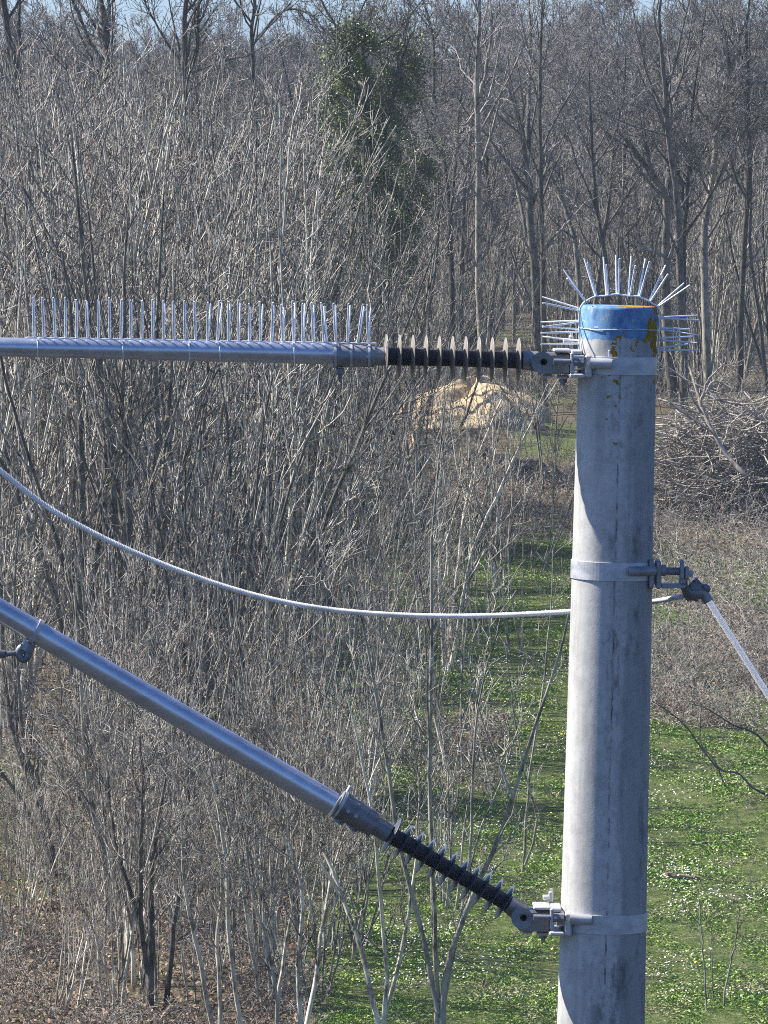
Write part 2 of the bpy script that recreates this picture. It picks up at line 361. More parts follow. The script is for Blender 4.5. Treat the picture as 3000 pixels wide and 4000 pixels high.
# --- upper bracket
def hexnut(m, p0, p1, r): m.tube([p0, p1], r, 6, smooth=False)
def pole_bracket(dx, dy, y0, y1, label, upper):
    base = empty('pole_bracket', W(pole_c((y0 + y1) / 2), (y0 + y1) / 2), label, 'bracket')
    band('strap', y0, y1, base)
    X = lambda x: x + dx
    Y = lambda y: y + dy
    d0, d1 = -88, 50             # the channel stands a little forward of the pole's middle
    m = MB()                    # C channel open to the left
    m.boxw(X(2282), Y(1384), X(2308), Y(1470), d0 - 60, d1 + 30, 5)
    m.boxw(X(2234), Y(1384), X(2281), Y(1399), d0 - 60, d1 + 30, 4)
    m.boxw(X(2222), Y(1456), X(2281), Y(1471), d0 - 60, d1 + 30, 4)
    m.build('channel', GALV, base)
    m = MB(); m.boxw(X(2227), Y(1377), X(2244), Y(1462), d0 - 84, d0 - 62, 5); m.build('front_plate', GALV, base)
    m = MB()
    m.tube([W(X(2163), Y(1412), d0 - 74), W(X(2226), Y(1414), d0 - 74)], 11.5 * U, 16)
    m.build('bolt', GALVD, base)
    m = MB(); hexnut(m, W(X(2244), Y(1414), d0 - 74), W(X(2281), Y(1416), d0 - 74), 18 * U); m.build('nut', GALVD, base)
    m = MB(); m.tube([W(X(2308), Y(1418), -150), W(X(2380), Y(1422), -163), W(X(2392), Y(1423), -165)], [21 * U, 21 * U, 19 * U], 20)
    m.build('pin', GALV, base)
    m = MB(); m.boxw(X(2250), Y(1402), X(2312), Y(1442), -140, -60, 4); m.build('pin_block', GALVD, base)
    # tongue that holds the insulator
    m = MB(); m.boxw(X(2100), Y(1378), X(2228), Y(1460), -95, 45, 8)
    m.tube([W(X(2118), Y(1416), -95), W(X(2118), Y(1416), 45)], 42 * U, 28)
    m.build('tongue', CASTM, base)
    m = MB(); m.tube([W(X(2124), Y(1414), -97), W(X(2124), Y(1414), -93)], 13 * U, 20); m.build('pivot_hole', BLK, base)
    m = MB(); m.boxw(X(2160), Y(1362), X(2228), Y(1374), -110, 60, 4); m.boxw(X(2228), Y(1366), X(2270), Y(1382), -130, 60, 4); m.build('top_plate', GALV, base)
    m = MB(); m.boxw(X(2118), Y(1463), X(2158), Y(1473), -45, 45, 3); m.boxw(X(2174), Y(1466), X(2220), Y(1478), -45, 45, 3); m.build('bottom_plate', GALV, base)
    m = MB(); m.tube([W(X(2232), Y(1300), 70), W(X(2232), Y(1372), 70)], 6 * U, 10)
    m.boxw(X(2199), Y(1326), X(2226), Y(1342), 40, 90, 3); m.boxw(X(2222), Y(1310), X(2240), Y(1352), 50, 90, 4); m.build('clamp_screw', GALV, base)
    m = MB(); hexnut(m, W(X(2200), Y(1478), 0), W(X(2200), Y(1494), 0), 17 * U); m.tube([W(X(2200), Y(1490)), W(X(2200), Y(1506))], 8 * U, 10); m.build('lower_nut', CASTM, base)
    return base
pole_bracket(0, 0, 1390, 1460, 'galvanised strap and clevis bracket just below the blue pole head', True)
pole_bracket(-79, 2173 - 2, 3556, 3630, 'galvanised strap and clevis bracket holding the sloping insulator low on the pole', False)

# --- middle bracket, on the pole's shaded side
b = empty('pole_bracket', W(pole_c(2223), 2223), 'strap bracket with dark cable clamp on the shaded flank halfway up the pole', 'bracket')
band('strap', 2188, 2260, b)
m = MB(); m.boxw(2532, 2183, 2552, 2295, -95, 20, 4); m.boxw(2560, 2186, 2581, 2297, -90, 20, 5); m.boxw(2552, 2200, 2560, 2280, -70, 10, 1); m.boxw(2581, 2280, 2676, 2296, -80, 10, 4); m.boxw(2652, 2255, 2676, 2280, -70, 0, 4)
m.build('channel', GALVD, b)
m = MB(); m.tube([W(2457, 2232, -158), W(2464, 2232, -158), W(2556, 2230, -110)], [17 * U, 19 * U, 19 * U], 20); m.build('pin', GALVD, b)
m = MB(); m.tube([W(2581, 2228, -50), W(2600, 2228, -50), W(2602, 2230, -50), W(2690, 2234, -50)], [22 * U, 22 * U, 15 * U, 15 * U], 16); m.build('rod', GALVD, b)
m = MB(); m.boxw(2655, 2186, 2671, 2262, -80, -30, 4); m.boxw(2673, 2212, 2692, 2262, -75, -30, 5); m.build('locking_plate', GALVD, b)
m = MB(); hexnut(m, W(2692, 2240, -52), W(2706, 2241, -52), 14 * U); m.build('nut', GALV, b)
m = MB(); m.tube([W(2668, 2250, -50), W(2672, 2290, -10), W(2690, 2322, 30), W(2725, 2334, 42)], [15 * U, 17 * U, 20 * U, 18 * U], 14); m.build('hook', CASTM, b)
cl = empty('cable_clamp', W(2720, 2310, 44), 'black cast cable clamp joining cable and pale stay rod beside the pole', 'cable clamp')
m = MB(); m.tube([W(2668, 2322, 44), W(2682, 2316, 44), W(2740, 2316, 44), W(2762, 2326, 44)], [20 * U, 32 * U, 26 * U, 16 * U], 18)
m.boxw(2690, 2272, 2742, 2308, 20, 66, 8); m.tube([W(2712, 2262, 42), W(2745, 2300, 42)], 12 * U, 12)
m.build('body', CASTM, cl)
m = MB(); hexnut(m, W(2748, 2290, 38), W(2768, 2302, 38), 16 * U); m.tube([W(2744, 2286, 38), W(2774, 2306, 38)], 8 * U, 10); m.build('bolt', CASTM, cl)
m = MB(); m.tube([W(2744, 2312, 44), W(2768, 2350, 44)], 20 * U, 16); m.build('socket', GALVD, cl)

# pale stay rod to the ground
p0 = W(2752, 2322, 62); p1 = W(3000, 2715, 430); d = (p1 - p0)
t = (p0.z - .02) / -d.z
st = empty('stay_rod', p0 + d * t, 'pale straight stay rod running down to the right from the dark clamp', 'stay rod')
m = MB(); m.tube([p0, p0 + d * .5 * t, p0 + d * t], [12.5 * U, 13 * U, 13 * U], 16); SLV = mat('white_fibreglass', .4, col=(.90, .90, .91)); _b = SLV.node_tree.nodes['Principled BSDF']
_b.inputs['Subsurface Weight'].default_value = .9; _b.inputs['Subsurface Radius'].default_value = (.04, .04, .04); _b.inputs['Subsurface Scale'].default_value = 1
m.build('rod', SLV, st)
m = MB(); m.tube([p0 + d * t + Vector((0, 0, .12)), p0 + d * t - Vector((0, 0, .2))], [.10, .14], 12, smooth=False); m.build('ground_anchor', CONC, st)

# slack cable: from the clamp behind the pole, sagging, up to the tube out of frame
def spline(pts, n):
    out = []
    P = [np.array(p, float) for p in pts]; P = [2 * P[0] - P[1]] + P + [2 * P[-1] - P[-2]]
    for i in range(1, len(P) - 2):
        for j in range(n):
            t = j / n; out.append(.5 * ((2 * P[i]) + (-P[i - 1] + P[i + 1]) * t + (2 * P[i - 1] - 5 * P[i] + 4 * P[i + 1] - P[i + 2]) * t * t + (-P[i - 1] + 3 * P[i] - 3 * P[i + 1] + P[i + 2]) * t ** 3))
    out.append(P[-2]); return out
cb = [(-2400, -500, 900), (-1500, 480, 860), (-800, 1140, 820), (-350, 1560, 780), (0, 1838, 740), (181, 1977, 715), (362, 2080, 690), (542, 2165, 665), (723, 2237, 640), (904, 2299, 610), (1085, 2346, 580), (1266, 2378, 550), (1447, 2396, 515), (1627, 2405, 480), (1808, 2407, 440), (1989, 2402, 390), (2224, 2389, 310), (2400, 2371, 245), (2550, 2350, 170), (2620, 2338, 100), (2678, 2326, 50)]
cp = [W(*q) for q in spline(cb, 10)]
cable = empty('slack_cable', W(1808, 2407, 440), 'pale grey stranded cable sagging from left and passing behind the concrete pole', 'cable')
m = MB(); n = len(cp); m.tube(cp, [(11.0 - 1.5 * i / n) * U for i in range(n)], 12); 
# strands: two thin helices standing proud of the core
for ph in range(5):
    q = []
    for i in range(0, n * 6):
        f = i / 6; i0 = min(int(f), n - 2); p = cp[i0].lerp(cp[i0 + 1], f - i0)
        dd = (cp[i0 + 1] - cp[i0]).normalized(); a = Vector((0, -1, 0)); bb = dd.cross(a).normalized(); a = bb.cross(dd)
        an = f * 2.1 + ph * 2 * math.pi / 5; rr = (8.9 - 1.4 * f / n) * U
        q.append(p + (a * math.cos(an) + bb * math.sin(an)) * rr)
    m.tube(q, 2.9 * U, 5, cap=False)
m.build('strand', ROPE, cable)

# --- tubes
def tdep(x): return -(2060 - x) * .09         # the arm comes slightly forward to the left
JX, JY = -1730, 1290
tb = empty('cantilever_tube', W(1300, 1382, tdep(1300)), 'nearly level aluminium tube carrying bird spikes along its top', 'tube')
m = MB(); cy = lambda x: 1355 + x * .0205
m.tube([W(x, cy(x), tdep(x)) for x in (JX, -900, 0, 400, 800, 1310)], [v * U for v in (34, 35, 36.5, 38.5, 40.5, 42.5)], 40)
m.build('tube', TUBE, tb)
m = MB()
for (x0, x1, r) in ((1300, 1322, 49), (1322, 1362, 45), (1362, 1372, 47), (1372, 1420, 44.5), (1420, 1428, 46), (1428, 1462, 43), (1462, 1500, 37)):
    m.tube([W(x0, cy(x0) + 6, tdep(x0)), W(x1, cy(x1) + 6, tdep(x1))], r * U, 32)
m.build('socket', GALVD, tb)
m = MB(); m.boxw(1312, 1436, 1345, 1462, tdep(1320) - 20, tdep(1320) + 20, 4); m.tube([W(1328, 1450, tdep(1328)), W(1328, 1492, tdep(1328))], [12 * U, 5 * U], 8); m.build('clamp_bolt', CASTM, tb)
for x in (1306, 1368, 1438):
    m = MB(); m.tube([W(x, cy(x) + 6, tdep(x)), W(x + 9, cy(x) + 6, tdep(x))], (51 if x == 1306 else 47.5) * U, 32); m.build('ring', GALV, tb)
for x, yy in ((1425, 1364), (1440, 1380), (1436, 1392)):
    m = MB(); p = W(x, yy, tdep(x) - 42); m.tube([p, p + Vector((0, -.006, 0))], 5 * U, 10); m.build('rivet', GALV, tb)

ax0 = Vector(W(0, 2386, tdep(0))); ax1 = Vector(W(1290, 2386 + 1290 * .582, tdep(1290)))
td = empty('diagonal_tube', ax1, 'sloping aluminium tube descending toward the lower insulator', 'tube')
dd = (ax1 - ax0) / 1290
m = MB(); m.tube([ax0 + dd * JX * 1.09, ax0 + dd * (-800), ax0, ax0 + dd * 600, ax0 + dd * 1300], [v * U for v in (38, 41, 44.5, 47, 49)], 40); m.build('tube', TUBE, td)
# weld seam along the tube
fitd = (W(2010, 3545, tdep(2000)) - W(1335, 3147, tdep(1335))).normalized()
q0 = W(1335, 3147, tdep(1335))
def along(t): return q0 + fitd * t * U
m = MB()
for t0, t1, r in ((-18, 8, 58), (8, 52, 53), (52, 60, 56), (60, 104, 53), (104, 112, 55), (112, 150, 50), (150, 216, 38)):
    m.tube([along(t0), along(t1)], r * U, 32)
m.build('socket', CASTM, td)
m = MB(); m.tube([along(-12), along(-2)], 60 * U, 32); up = Vector((.50, 0, .866))
m.tube([along(-7) + up * 50 * U, along(-7) + up * 84 * U], 9 * U, 10); m.build('ring', GALV, td)
m = MB()
for t in (30, 66): p = along(t) + Vector((0, -54 * U, 0)); m.tube([p, p + Vector((0, -.008, 0))], 8 * U, 10)
m.build('rivet', GALV, td)
m = MB(); m.tube([along(20) - up * 44 * U, along(20) - up * 66 * U], 22 * U, 12); m.tube([along(84) - up * 44 * U, along(84) - up * 62 * U], 18 * U, 12); m.build('clamp_bolt', CASTM, td)

# junction of the two tubes (out of frame) and the drop-bracket
def tube_insulator(p0, p1, n, r_shed, r_core, label, capr, shm):
    """p0: first shed, p1: last shed"""
    ax = (p1 - p0); ln = ax.length; ax.normalize(); o = empty('post_insulator', p0.copy(), label, 'insulator', )
    m = MB(); m.lathe(p0, ax, [(-20 * U, .0), (-20 * U, capr[0] * U), (14 * U, r_core * U * 1.12), (ln * .5, r_core * U), (ln, r_core * U * 1.03), (ln + 18 * U, r_core * U * 1.03), (ln + 18 * U, 0)], 36, True); m.build('core', RUB, o)
    for i in range(n):
        c = p0 + ax * ln * i / (n - 1); rs = r_shed * U * (1 + .015 * i / n); rc = r_core * U
        m = MB(); m.lathe(c, ax, [(-12 * U, rc * .98), (-6 * U, rc * 1.25), (-1.8 * U, rs * .97), (-.8 * U, rs), (.8 * U, rs), (1.8 * U, rs * .97), (4 * U, rc * 1.2), (10 * U, rc * .98)], 48, True)
        m.build('shed', shm, o)
    m = MB(); m.lathe(p1, ax, [(14 * U, r_core * U), (16 * U, capr[1] * U), (75 * U, capr[1] * U * 1.02), (84 * U, capr[1] * U * .9), (84 * U, 0)], 32); m.build('end_cap', GALVD, o)
    return o
tube_insulator(W(1508, 1392, tdep(1508)), W(2025, 1408, tdep(2025)), 11, 87, 31, 'dark ribbed insulator with pale sheds at the end of the level tube', (36, 37), SHED)
tube_insulator(W(1530, 3263, tdep(1530)), W(1972, 3523, tdep(1972)), 11, 76, 30, 'dark ribbed insulator at the lower end of the sloping tube', (34, 36), SHED2)
# elbow between the sloping insulator and its tongue
# (part of the lower bracket's tongue direction)
el = MB(); el.tube([W(1985, 3531, tdep(1985)), W(2022, 3556, -4), W(2050, 3586, 0)], [34 * U, 40 * U, 44 * U], 20)
lowb = [o for o in C.objects if o.name.startswith('pole_bracket') and o.parent is None][1]
el.build('elbow', CASTM, lowb)
el = MB(); el.tube([W(2058, 1410, tdep(2058)), W(2100, 1415, -2), W(2120, 1416, 0)], [34 * U, 38 * U, 40 * U], 20)
upb = [o for o in C.objects if o.name.startswith('pole_bracket') and o.parent is None][0]
el.build('elbow', CASTM, upb)

# eye clamp hanging under the sloping tube, with its wire
ec = empty('eye_clamp', ax0 + dd * 132, 'bright strap clamp with dark eye hanging under the sloping tube', 'clamp')
tdn = dd.normalized(); c0 = ax0 + dd * 140
m = MB(); m.lathe(c0, tdn, [(-9 * U, 44 * U), (-9 * U, 53 * U), (9 * U, 53 * U), (9 * U, 44 * U)], 36); m.build('strap', GALV, ec)
dn = Vector((-.48, 0, -.877))
m = MB(); a = c0 + dn * 50 * U; m.tube([a, a + dn * 34 * U], 27 * U, 8, smooth=False); m.build('block', GALVD, ec)
m = MB(); e0 = W(92, 2552, tdep(84)); ring = [e0 + Vector((math.cos(t) * 19 * U, 0, math.sin(t) * 24 * U)) for t in np.linspace(0, 2 * math.pi, 25)]
m.tube(ring, 15 * U, 10, cap=False); m.tube([a + dn * 30 * U, e0 + Vector((0, 0, 30 * U))], 15 * U, 10); m.build('eye', CASTM, ec)
hw = empty('hanger_wire', W(80, 2556, tdep(84)), 'short dark wire entering from the left into the eye clamp', 'wire')
m = MB(); m.tube([W(*q) for q in spline([(-1450, 2500, tdep(-1450)), (-700, 2540, tdep(-700)), (-40, 2560, tdep(-40)), (20, 2556, tdep(20)), (96, 2545, tdep(90))], 6)], 10 * U, 10)
m.tube([W(-60, 2553, tdep(0)), W(20, 2553, tdep(0))], [18 * U, 14 * U], 12); m.build('wire', CASTM, hw)
# out of frame: the junction plate that joins the two tubes
jn = empty('tube_junction', W(JX, JY + 20, tdep(JX)), 'cast joint where the level and sloping tubes meet', 'joint')
m = MB(); m.tube([W(JX - 70, cy(JX) + 0, tdep(JX)), W(JX + 90, cy(JX), tdep(JX))], 46 * U, 20); m.tube([W(JX, cy(JX), tdep(JX)), ax0 + dd * JX * 1.06], 46 * U, 16); m.build('body', CASTM, jn)

# --- bird spikes
def spike(m, a, b, r=3.6): m.tube([a, a.lerp(b, .6), b], [r * U, r * U, r * .85 * U], 7)
tx = [170, 220, 275, 328, 382, 437, 492, 548, 603, 653, 708, 762, 815, 868, 922, 975, 1035, 1085, 1138, 1188, 1245, 1298, 1355, 1410, 1465, 1510, 1562, 1614]
bs = empty('bird_spike_strip', W(780, 1325, tdep(780)), 'long comb of steel bird spikes on top of the level tube', 'bird spikes')
tops = []
for i, x in enumerate(tx):
    xb = x / 1.276; tops.append((xb, xb + random.uniform(-6, 4) + (9 if 15 < i < 23 else 0) * random.choice((0, 1)), 1165 + (x - 170) * .0155 + random.uniform(-5, 8)))
tops += [(1276, 1260, 1187), (1312, 1308, 1184), (1357, 1364, 1185), (1397, 1420, 1192), (1439, 1441, 1196)]
stripy = lambda x: cy(x) - 37 - x * .0035
for i, (xb, xt, yt) in enumerate(tops):
    for s in (-1, 1):
        m = MB(); a = W(xb + s * 1.5, stripy(xb) - 2, tdep(xb) + s * 3); bb_ = W(xt + s * random.uniform(1, 3.5) * (1 if i < 16 else 2.2), yt + random.uniform(-2, 6) + s * 4, tdep(xb) + s * random.uniform(48, 62))
        spike(m, a, bb_, 3.9); m.build('spike', STRIP, bs)
m = MB()
for s in (-1, 1):
    pts = [W(x, stripy(x) - 1 + 1.6 * math.sin(x * .15 + s), tdep(x) + s * 6) for x in range(98, 1480, 14)]
    m.tube(pts, 2.8 * U, 6)
m.build('base_wire', STRIP, bs)
for x in (149, 482, 741, 860, 1150):
    m = MB(); c = W(x, cy(x), tdep(x)); r = (36.6 + x * .0045) * U
    m.tube([c + Vector((0, math.cos(t) * r * 1.04, math.sin(t) * r * 1.04)) for t in np.linspace(0, 2 * math.pi, 25)], 2.2 * U, 6, cap=False)
    p = W(x, cy(x) - 30, tdep(x) - 30); m.tube([p, p + Vector((0, -.005, .003))], 6 * U, 8)
    m.build('tie', STRIP, bs)

Z1 = lambda x, y: (2000 + x / 1.9518, 950 + y / 1.9518)
ph = empty('bird_spike_strip', W(2417, 1150, 0), 'bird spike strip arched over the blue pole head', 'bird spikes')
wire = [(512, 860), (515, 760), (512, 640), (512, 560), (516, 510), (535, 468), (567, 440), (632, 407), (700, 402), (798, 389), (885, 401), (962, 405), (1043, 440), (1105, 484), (1122, 530), (1121, 640), (1118, 760), (1114, 850)]
wp = spline([(*Z1(*q), 0) for q in wire], 5)
m = MB()
for s in (-1, 1): m.tube([W(q[0], q[1], -14 + s * 7) for q in wp], 3.2 * U, 7)
m.build('base_wire', STRIP, ph)
sp_ = [((505, 495), (230, 410)), ((505, 512), (235, 455)), ((560, 440), (392, 200)), ((560, 442), (420, 268)), ((635, 400), (550, 115)), ((645, 400), (575, 150)), ((720, 398), (697, 105)), ((735, 395), (718, 165)), ((798, 388), (793, 92)), ((815, 388), (820, 115)), ((885, 400), (910, 98)), ((900, 400), (940, 170)), ((960, 405), (1018, 118)), ((975, 405), (1048, 140)), ((1045, 440), (1172, 168)), ((1055, 445), (1190, 235)), ((1105, 485), (1312, 305)), ((1115, 485), (1357, 320)),
       ((1124, 565), (1415, 552)), ((1124, 572), (1425, 588)), ((1124, 645), (1355, 657)), ((1124, 655), (1415, 700)), ((1118, 722), (1383, 712)), ((1118, 738), (1410, 760)), ((1114, 800), (1342, 770)), ((1114, 815), (1410, 815)),
       ((510, 590), (220, 603)), ((512, 602), (230, 640)), ((515, 655), (230, 633)), ((515, 675), (220, 685)), ((508, 742), (232, 712)), ((508, 765), (220, 772))]
for i, (a, c) in enumerate(sp_):
    s = -1 if i % 2 else 1
    m = MB(); spike(m, W(*Z1(*a), -14 + s * 4), W(*Z1(*c), -14 + s * 55), 3.7); m.build('spike', STRIP, ph)
m = MB(); yc = 1284; c = W(pole_c(yc), yc); r = (pole_r(yc) + 3) * U; a1 = axis.orthogonal().normalized(); a2 = axis.cross(a1)
m.tube([c + (a1 * math.cos(t) + a2 * math.sin(t)) * r + axis * (.002 * math.sin(3 * t + 1) + .003 * math.sin(9 * t) * .3) for t in np.linspace(0, 2 * math.pi, 60)], 1.6 * U, 6, cap=False)
p = W(*Z1(625, 645), -140); m.tube([p, p + Vector((.012, -.001, 0))], 4 * U, 8); m.build('tie', STRIP, ph)
m = MB(); m.boxw(*Z1(733, 815), *Z1(747, 862), -160, -152, 1); m.build('tag', STRIP, ph)

# ================================================================ VEGETATION
def unit(v): return v / np.maximum(np.linalg.norm(v, axis=-1, keepdims=True), 1e-9)
def grow(P, D, Ln, Rd, n, wob, up, g, tip=.25, per=None):
    """N branches of n steps. returns points (N,n+1,3), radii (N,n+1)"""
    N = len(P); pts = [P]; d = unit(D); st = (Ln / n)[:, None]
    for i in range(n):
        d = unit(d + g.normal(0, wob, (N, 3)) + np.array([0, 0, up])); pts.append(pts[-1] + d * st)
    t = np.linspace(0, 1, n + 1)[None]
    return np.stack(pts, 1), Rd[:, None] * (1 - (1 - tip) * t)
def children(pts, rad, m, t0, t1, ang, lr, g, rr=.6, lmin=.3, taper=.6, angv=.25):
    """m children on each branch between t0 and t1; ang: angle off the parent"""
    N, n1, _ = pts.shape; n = n1 - 1
    t = g.uniform(t0, t1, (N, m)); i = np.minimum((t * n).astype(int), n - 1); f = (t * n - i)[..., None]
    ii = np.arange(N)[:, None]
    p = pts[ii, i] * (1 - f) + pts[ii, i + 1] * f; d = unit(pts[ii, i + 1] - pts[ii, i]); r = rad[ii, i] * (1 - f[..., 0]) + rad[ii, i + 1] * f[..., 0]
    q = g.normal(0, 1, d.shape); q = unit(q - (q * d).sum(-1, keepdims=True) * d)
    a = (ang * (1 + g.normal(0, angv, t.shape)))[..., None]
    dc = d * np.cos(a) + q * np.sin(a); blen = np.linalg.norm(np.diff(pts, axis=1), axis=-1).sum(1)[:, None]
    ln = np.maximum(blen * lr * (1 - taper * t) * g.uniform(.6, 1.3, t.shape), lmin * g.uniform(.5, 1.2, t.shape))
    return p.reshape(-1, 3), dc.reshape(-1, 3), ln.reshape(-1), (r * rr).reshape(-1)
def tubes(pts, rad, k, rmin):
    """prisms along all branches (N,n+1,3) as one vertex/face set"""
    N, n1, _ = pts.shape; d = np.empty_like(pts); d[:, 1:-1] = pts[:, 2:] - pts[:, :-2]; d[:, 0] = pts[:, 1] - pts[:, 0]; d[:, -1] = pts[:, -1] - pts[:, -2]; d = unit(d)
    ref = np.where(np.abs(d[:, :1, 1:2]) < .9, np.array([0, 1., 0]), np.array([1., 0, 0])); ref = np.broadcast_to(ref, d.shape)
    a = unit(ref - (ref * d).sum(-1, keepdims=True) * d); b = np.cross(d, a)
    q = 2 * np.pi * np.arange(k) / k; r = np.maximum(rad, rmin)[..., None, None]
    V = pts[:, :, None] + (a[:, :, None] * np.cos(q)[:, None] + b[:, :, None] * np.sin(q)[:, None]) * r
    base = (np.arange(N)[:, None] * n1 + np.arange(n1 - 1)[None])[..., None] * k; j = np.arange(k); j2 = (j + 1) % k
    Fc = np.stack([base + j, base + j2, base + k + j2, base + k + j], -1).reshape(-1, 4)
    return V.reshape(-1, 3), Fc
def merge(parts):
    V = []; Fc = []; o = 0
    for v, f in parts: V.append(v); Fc.append(f + o); o += len(v)
    return np.concatenate(V), np.concatenate(Fc)

def twigging(P, Rr, g, dens=1.0, rmin=.003, lv=2, ang=.6, up=.10, wob=.16, l1=.30, m1=9, m2=6, lmin1=.5, lmin2=.25, t0=.2):
    """side branches and twigs on limbs"""
    out = []
    c = children(P, Rr, max(1, int(m1 * dens)), t0, .98, ang, l1, g, .5, lmin1)
    p1, r1 = grow(*c, 5, wob, up, g); out.append(tubes(p1, r1, 3, rmin * 1.3))
    c = children(p1, r1, max(1, int(m2 * dens)), .12, .98, ang, .4, g, .6, lmin2)
    p2, r2 = grow(*c, 3, wob * 1.2, up, g); out.append(tubes(p2, r2, 3, rmin))
    if lv > 2:
        c = children(p2, r2, 3, .2, .95, ang, .5, g, .6, lmin2 * .5)
        p3, r3 = grow(*c, 2, wob * 1.2, up, g); out.append(tubes(p3, r3, 3, rmin * .85))
    return out
def shrub_proto(seed, h, stems, spread, rmin=.0048, lv=2, dens=.5, r0=.048):
    g = np.random.default_rng(seed)
    az = g.uniform(0, 2 * np.pi, stems); lean = np.abs(g.normal(spread, spread * .5, stems))
    D = np.stack([np.cos(az) * np.sin(lean), np.sin(az) * np.sin(lean), np.cos(lean)], 1)
    P = np.stack([np.cos(az) * .12, np.sin(az) * .12, np.full(stems, -.15)], 1)
    ps, rs = grow(P, D, h * g.uniform(.7, 1.05, stems), r0 * g.uniform(.5, 1.1, stems), 10, .07, .035, g, .18)
    c = children(ps, rs, 3, .25, .75, .33, .55, g, .7, .8, .5)
    pf, rf = grow(*c, 7, .09, .08, g, .2)
    stem = tubes(ps, rs, 5, .006)
    cr = [tubes(pf, rf, 4, .005)] + twigging(ps, rs, g, dens, rmin, lv, .62, .09, .12, .20, 11, 6) + twigging(pf, rf, g, dens, rmin, lv, .62, .08, .13, .32, 6, 4)
    return stem, merge(cr)
def tree_proto(seed, h, fork, r0, spread=.5, rmin=.005, dens=1.0, lv=2, lean=.04):
    g = np.random.default_rng(seed)
    P = np.array([[0, 0, -.2]]); D = np.array([[g.normal(0, lean), g.normal(0, lean), 1]])
    pt, rt = grow(P, D, np.array([h * .96]), np.array([r0]), 16, .055, .02, g, .16)
    c = children(pt, rt, 9, fork, .93, spread * 1.25, .40, g, .62, 1.2, .45)
    pl, rl = grow(*c, 9, .13, .10, g, .15)
    c = children(pl, rl, 5, .25, .9, .6, .5, g, .6, .7, .4)
    pm, rm = grow(*c, 6, .15, .08, g, .2)
    stem = merge([tubes(pt, rt, 8, .01), tubes(pl, rl, 5, .006)])
    cr = [tubes(pm, rm, 4, rmin * 1.5)] + twigging(pm, rm, g, dens, rmin, lv, .65, .05, .22, .42, 6, 5, .4, .22) + twigging(pt, rt, g, dens, rmin, 2, .9, .05, .2, .12, 12, 4, .7, .3, .3) + twigging(pl, rl, g, dens, rmin, 2, .7, .05, .2, .3, 6, 4, .5, .25)
    return stem, merge(cr)

meshes = {}
def leaf_quads(P, size, g, flat=.3):
    N = len(P); nrm = unit(g.normal(0, 1, (N, 3)) + np.array([0, -.2, flat])); a = unit(np.cross(nrm, g.normal(0, 1, (N, 3)))); b_ = np.cross(nrm, a)
    s = (size * g.uniform(.6, 1.3, N))[:, None]
    V = np.stack([P - a * s, P - b_ * s * .6 + a * s * .1, P + a * s, P + b_ * s * .6 + a * s * .1], 1).reshape(-1, 3)
    return V, np.arange(N * 4).reshape(-1, 4)
def proto(kind, st, cr, mb_, mt_, leaves=0, lsize=.03):
    a = npmesh(kind + '_trunk', *st); a.materials.append(mb_)
    nf = len(cr[1])
    if leaves:          # withered leaves still hanging on the twigs
        gg = np.random.default_rng(leaves); v = cr[0]; lv = leaf_quads(v[gg.integers(0, len(v), leaves)], lsize, gg); cr = merge([cr, lv])
    b_ = npmesh(kind + '_crown', *cr); b_.materials.append(mt_)
    if leaves:
        b_.materials.append(LITTER); mi = np.zeros(len(cr[1]), np.int32); mi[nf:] = 1; b_.polygons.foreach_set('material_index', mi)
    for me in (a, b_): me.polygons.foreach_set('use_smooth', np.ones(len(me.polygons), bool))
    return a, b_
SHR = [proto('shrub', *shrub_proto(100 + i, 6.6, [7, 9, 6, 8, 10, 7][i], [.08, .12, .06, .16, .10, .19][i]), [BARK_PALE, BARK_DARK, BARK_PALE, BARK_PALE, BARK_PALE, BARK_DARK][i], TWIG, 380, .022) for i in range(6)]
SHN = [proto('near_shrub', *shrub_proto(200 + i, 4.8, [4, 5, 3][i], [.10, .18, .13][i], .0032, 2, .55, .03), BARK_PALE, TWIG, 260, .02) for i in range(3)]
TRE = [proto('tree', *tree_proto(300 + i, 9.0, [.38, .45, .3, .5, .35][i], [.075, .065, .09, .055, .08][i], [.5, .4, .6, .35, .55][i], .0048, 1.25), [BARK_DARK, BARK_MID, BARK_DARK, BARK_DARK, BARK_DARK][i], TWIG_D, 160, .03) for i in range(5)]

def place(name, meshes2, loc, rz, sc, label, cat, group, parts=('trunk', 'crown'), tilt=(0, 0)):
    o = empty(name, loc, label, cat, group); o.rotation_euler = (tilt[0], tilt[1], rz); o.scale = sc
    for nme, me in zip(parts, meshes2): link(nme, me, o)
    return o
def put(kind, x, y, protos, h, hp, *a, parts=('trunk', 'crown'), tl=.05):
    s = h / hp; k = random.randrange(len(protos)); w = s * random.uniform(.85, 1.15)
    return place(kind, protos[k], (x, y, float(gz(x, y))), random.uniform(0, 6.28), (w, w, s), *a, parts=parts, tilt=(random.gauss(0, tl), random.gauss(0, tl)))
def top_h(y, row):       # height that makes a tree's top reach a photo row
    return CH + (HOR - row) / F * y - float(gz0(y))

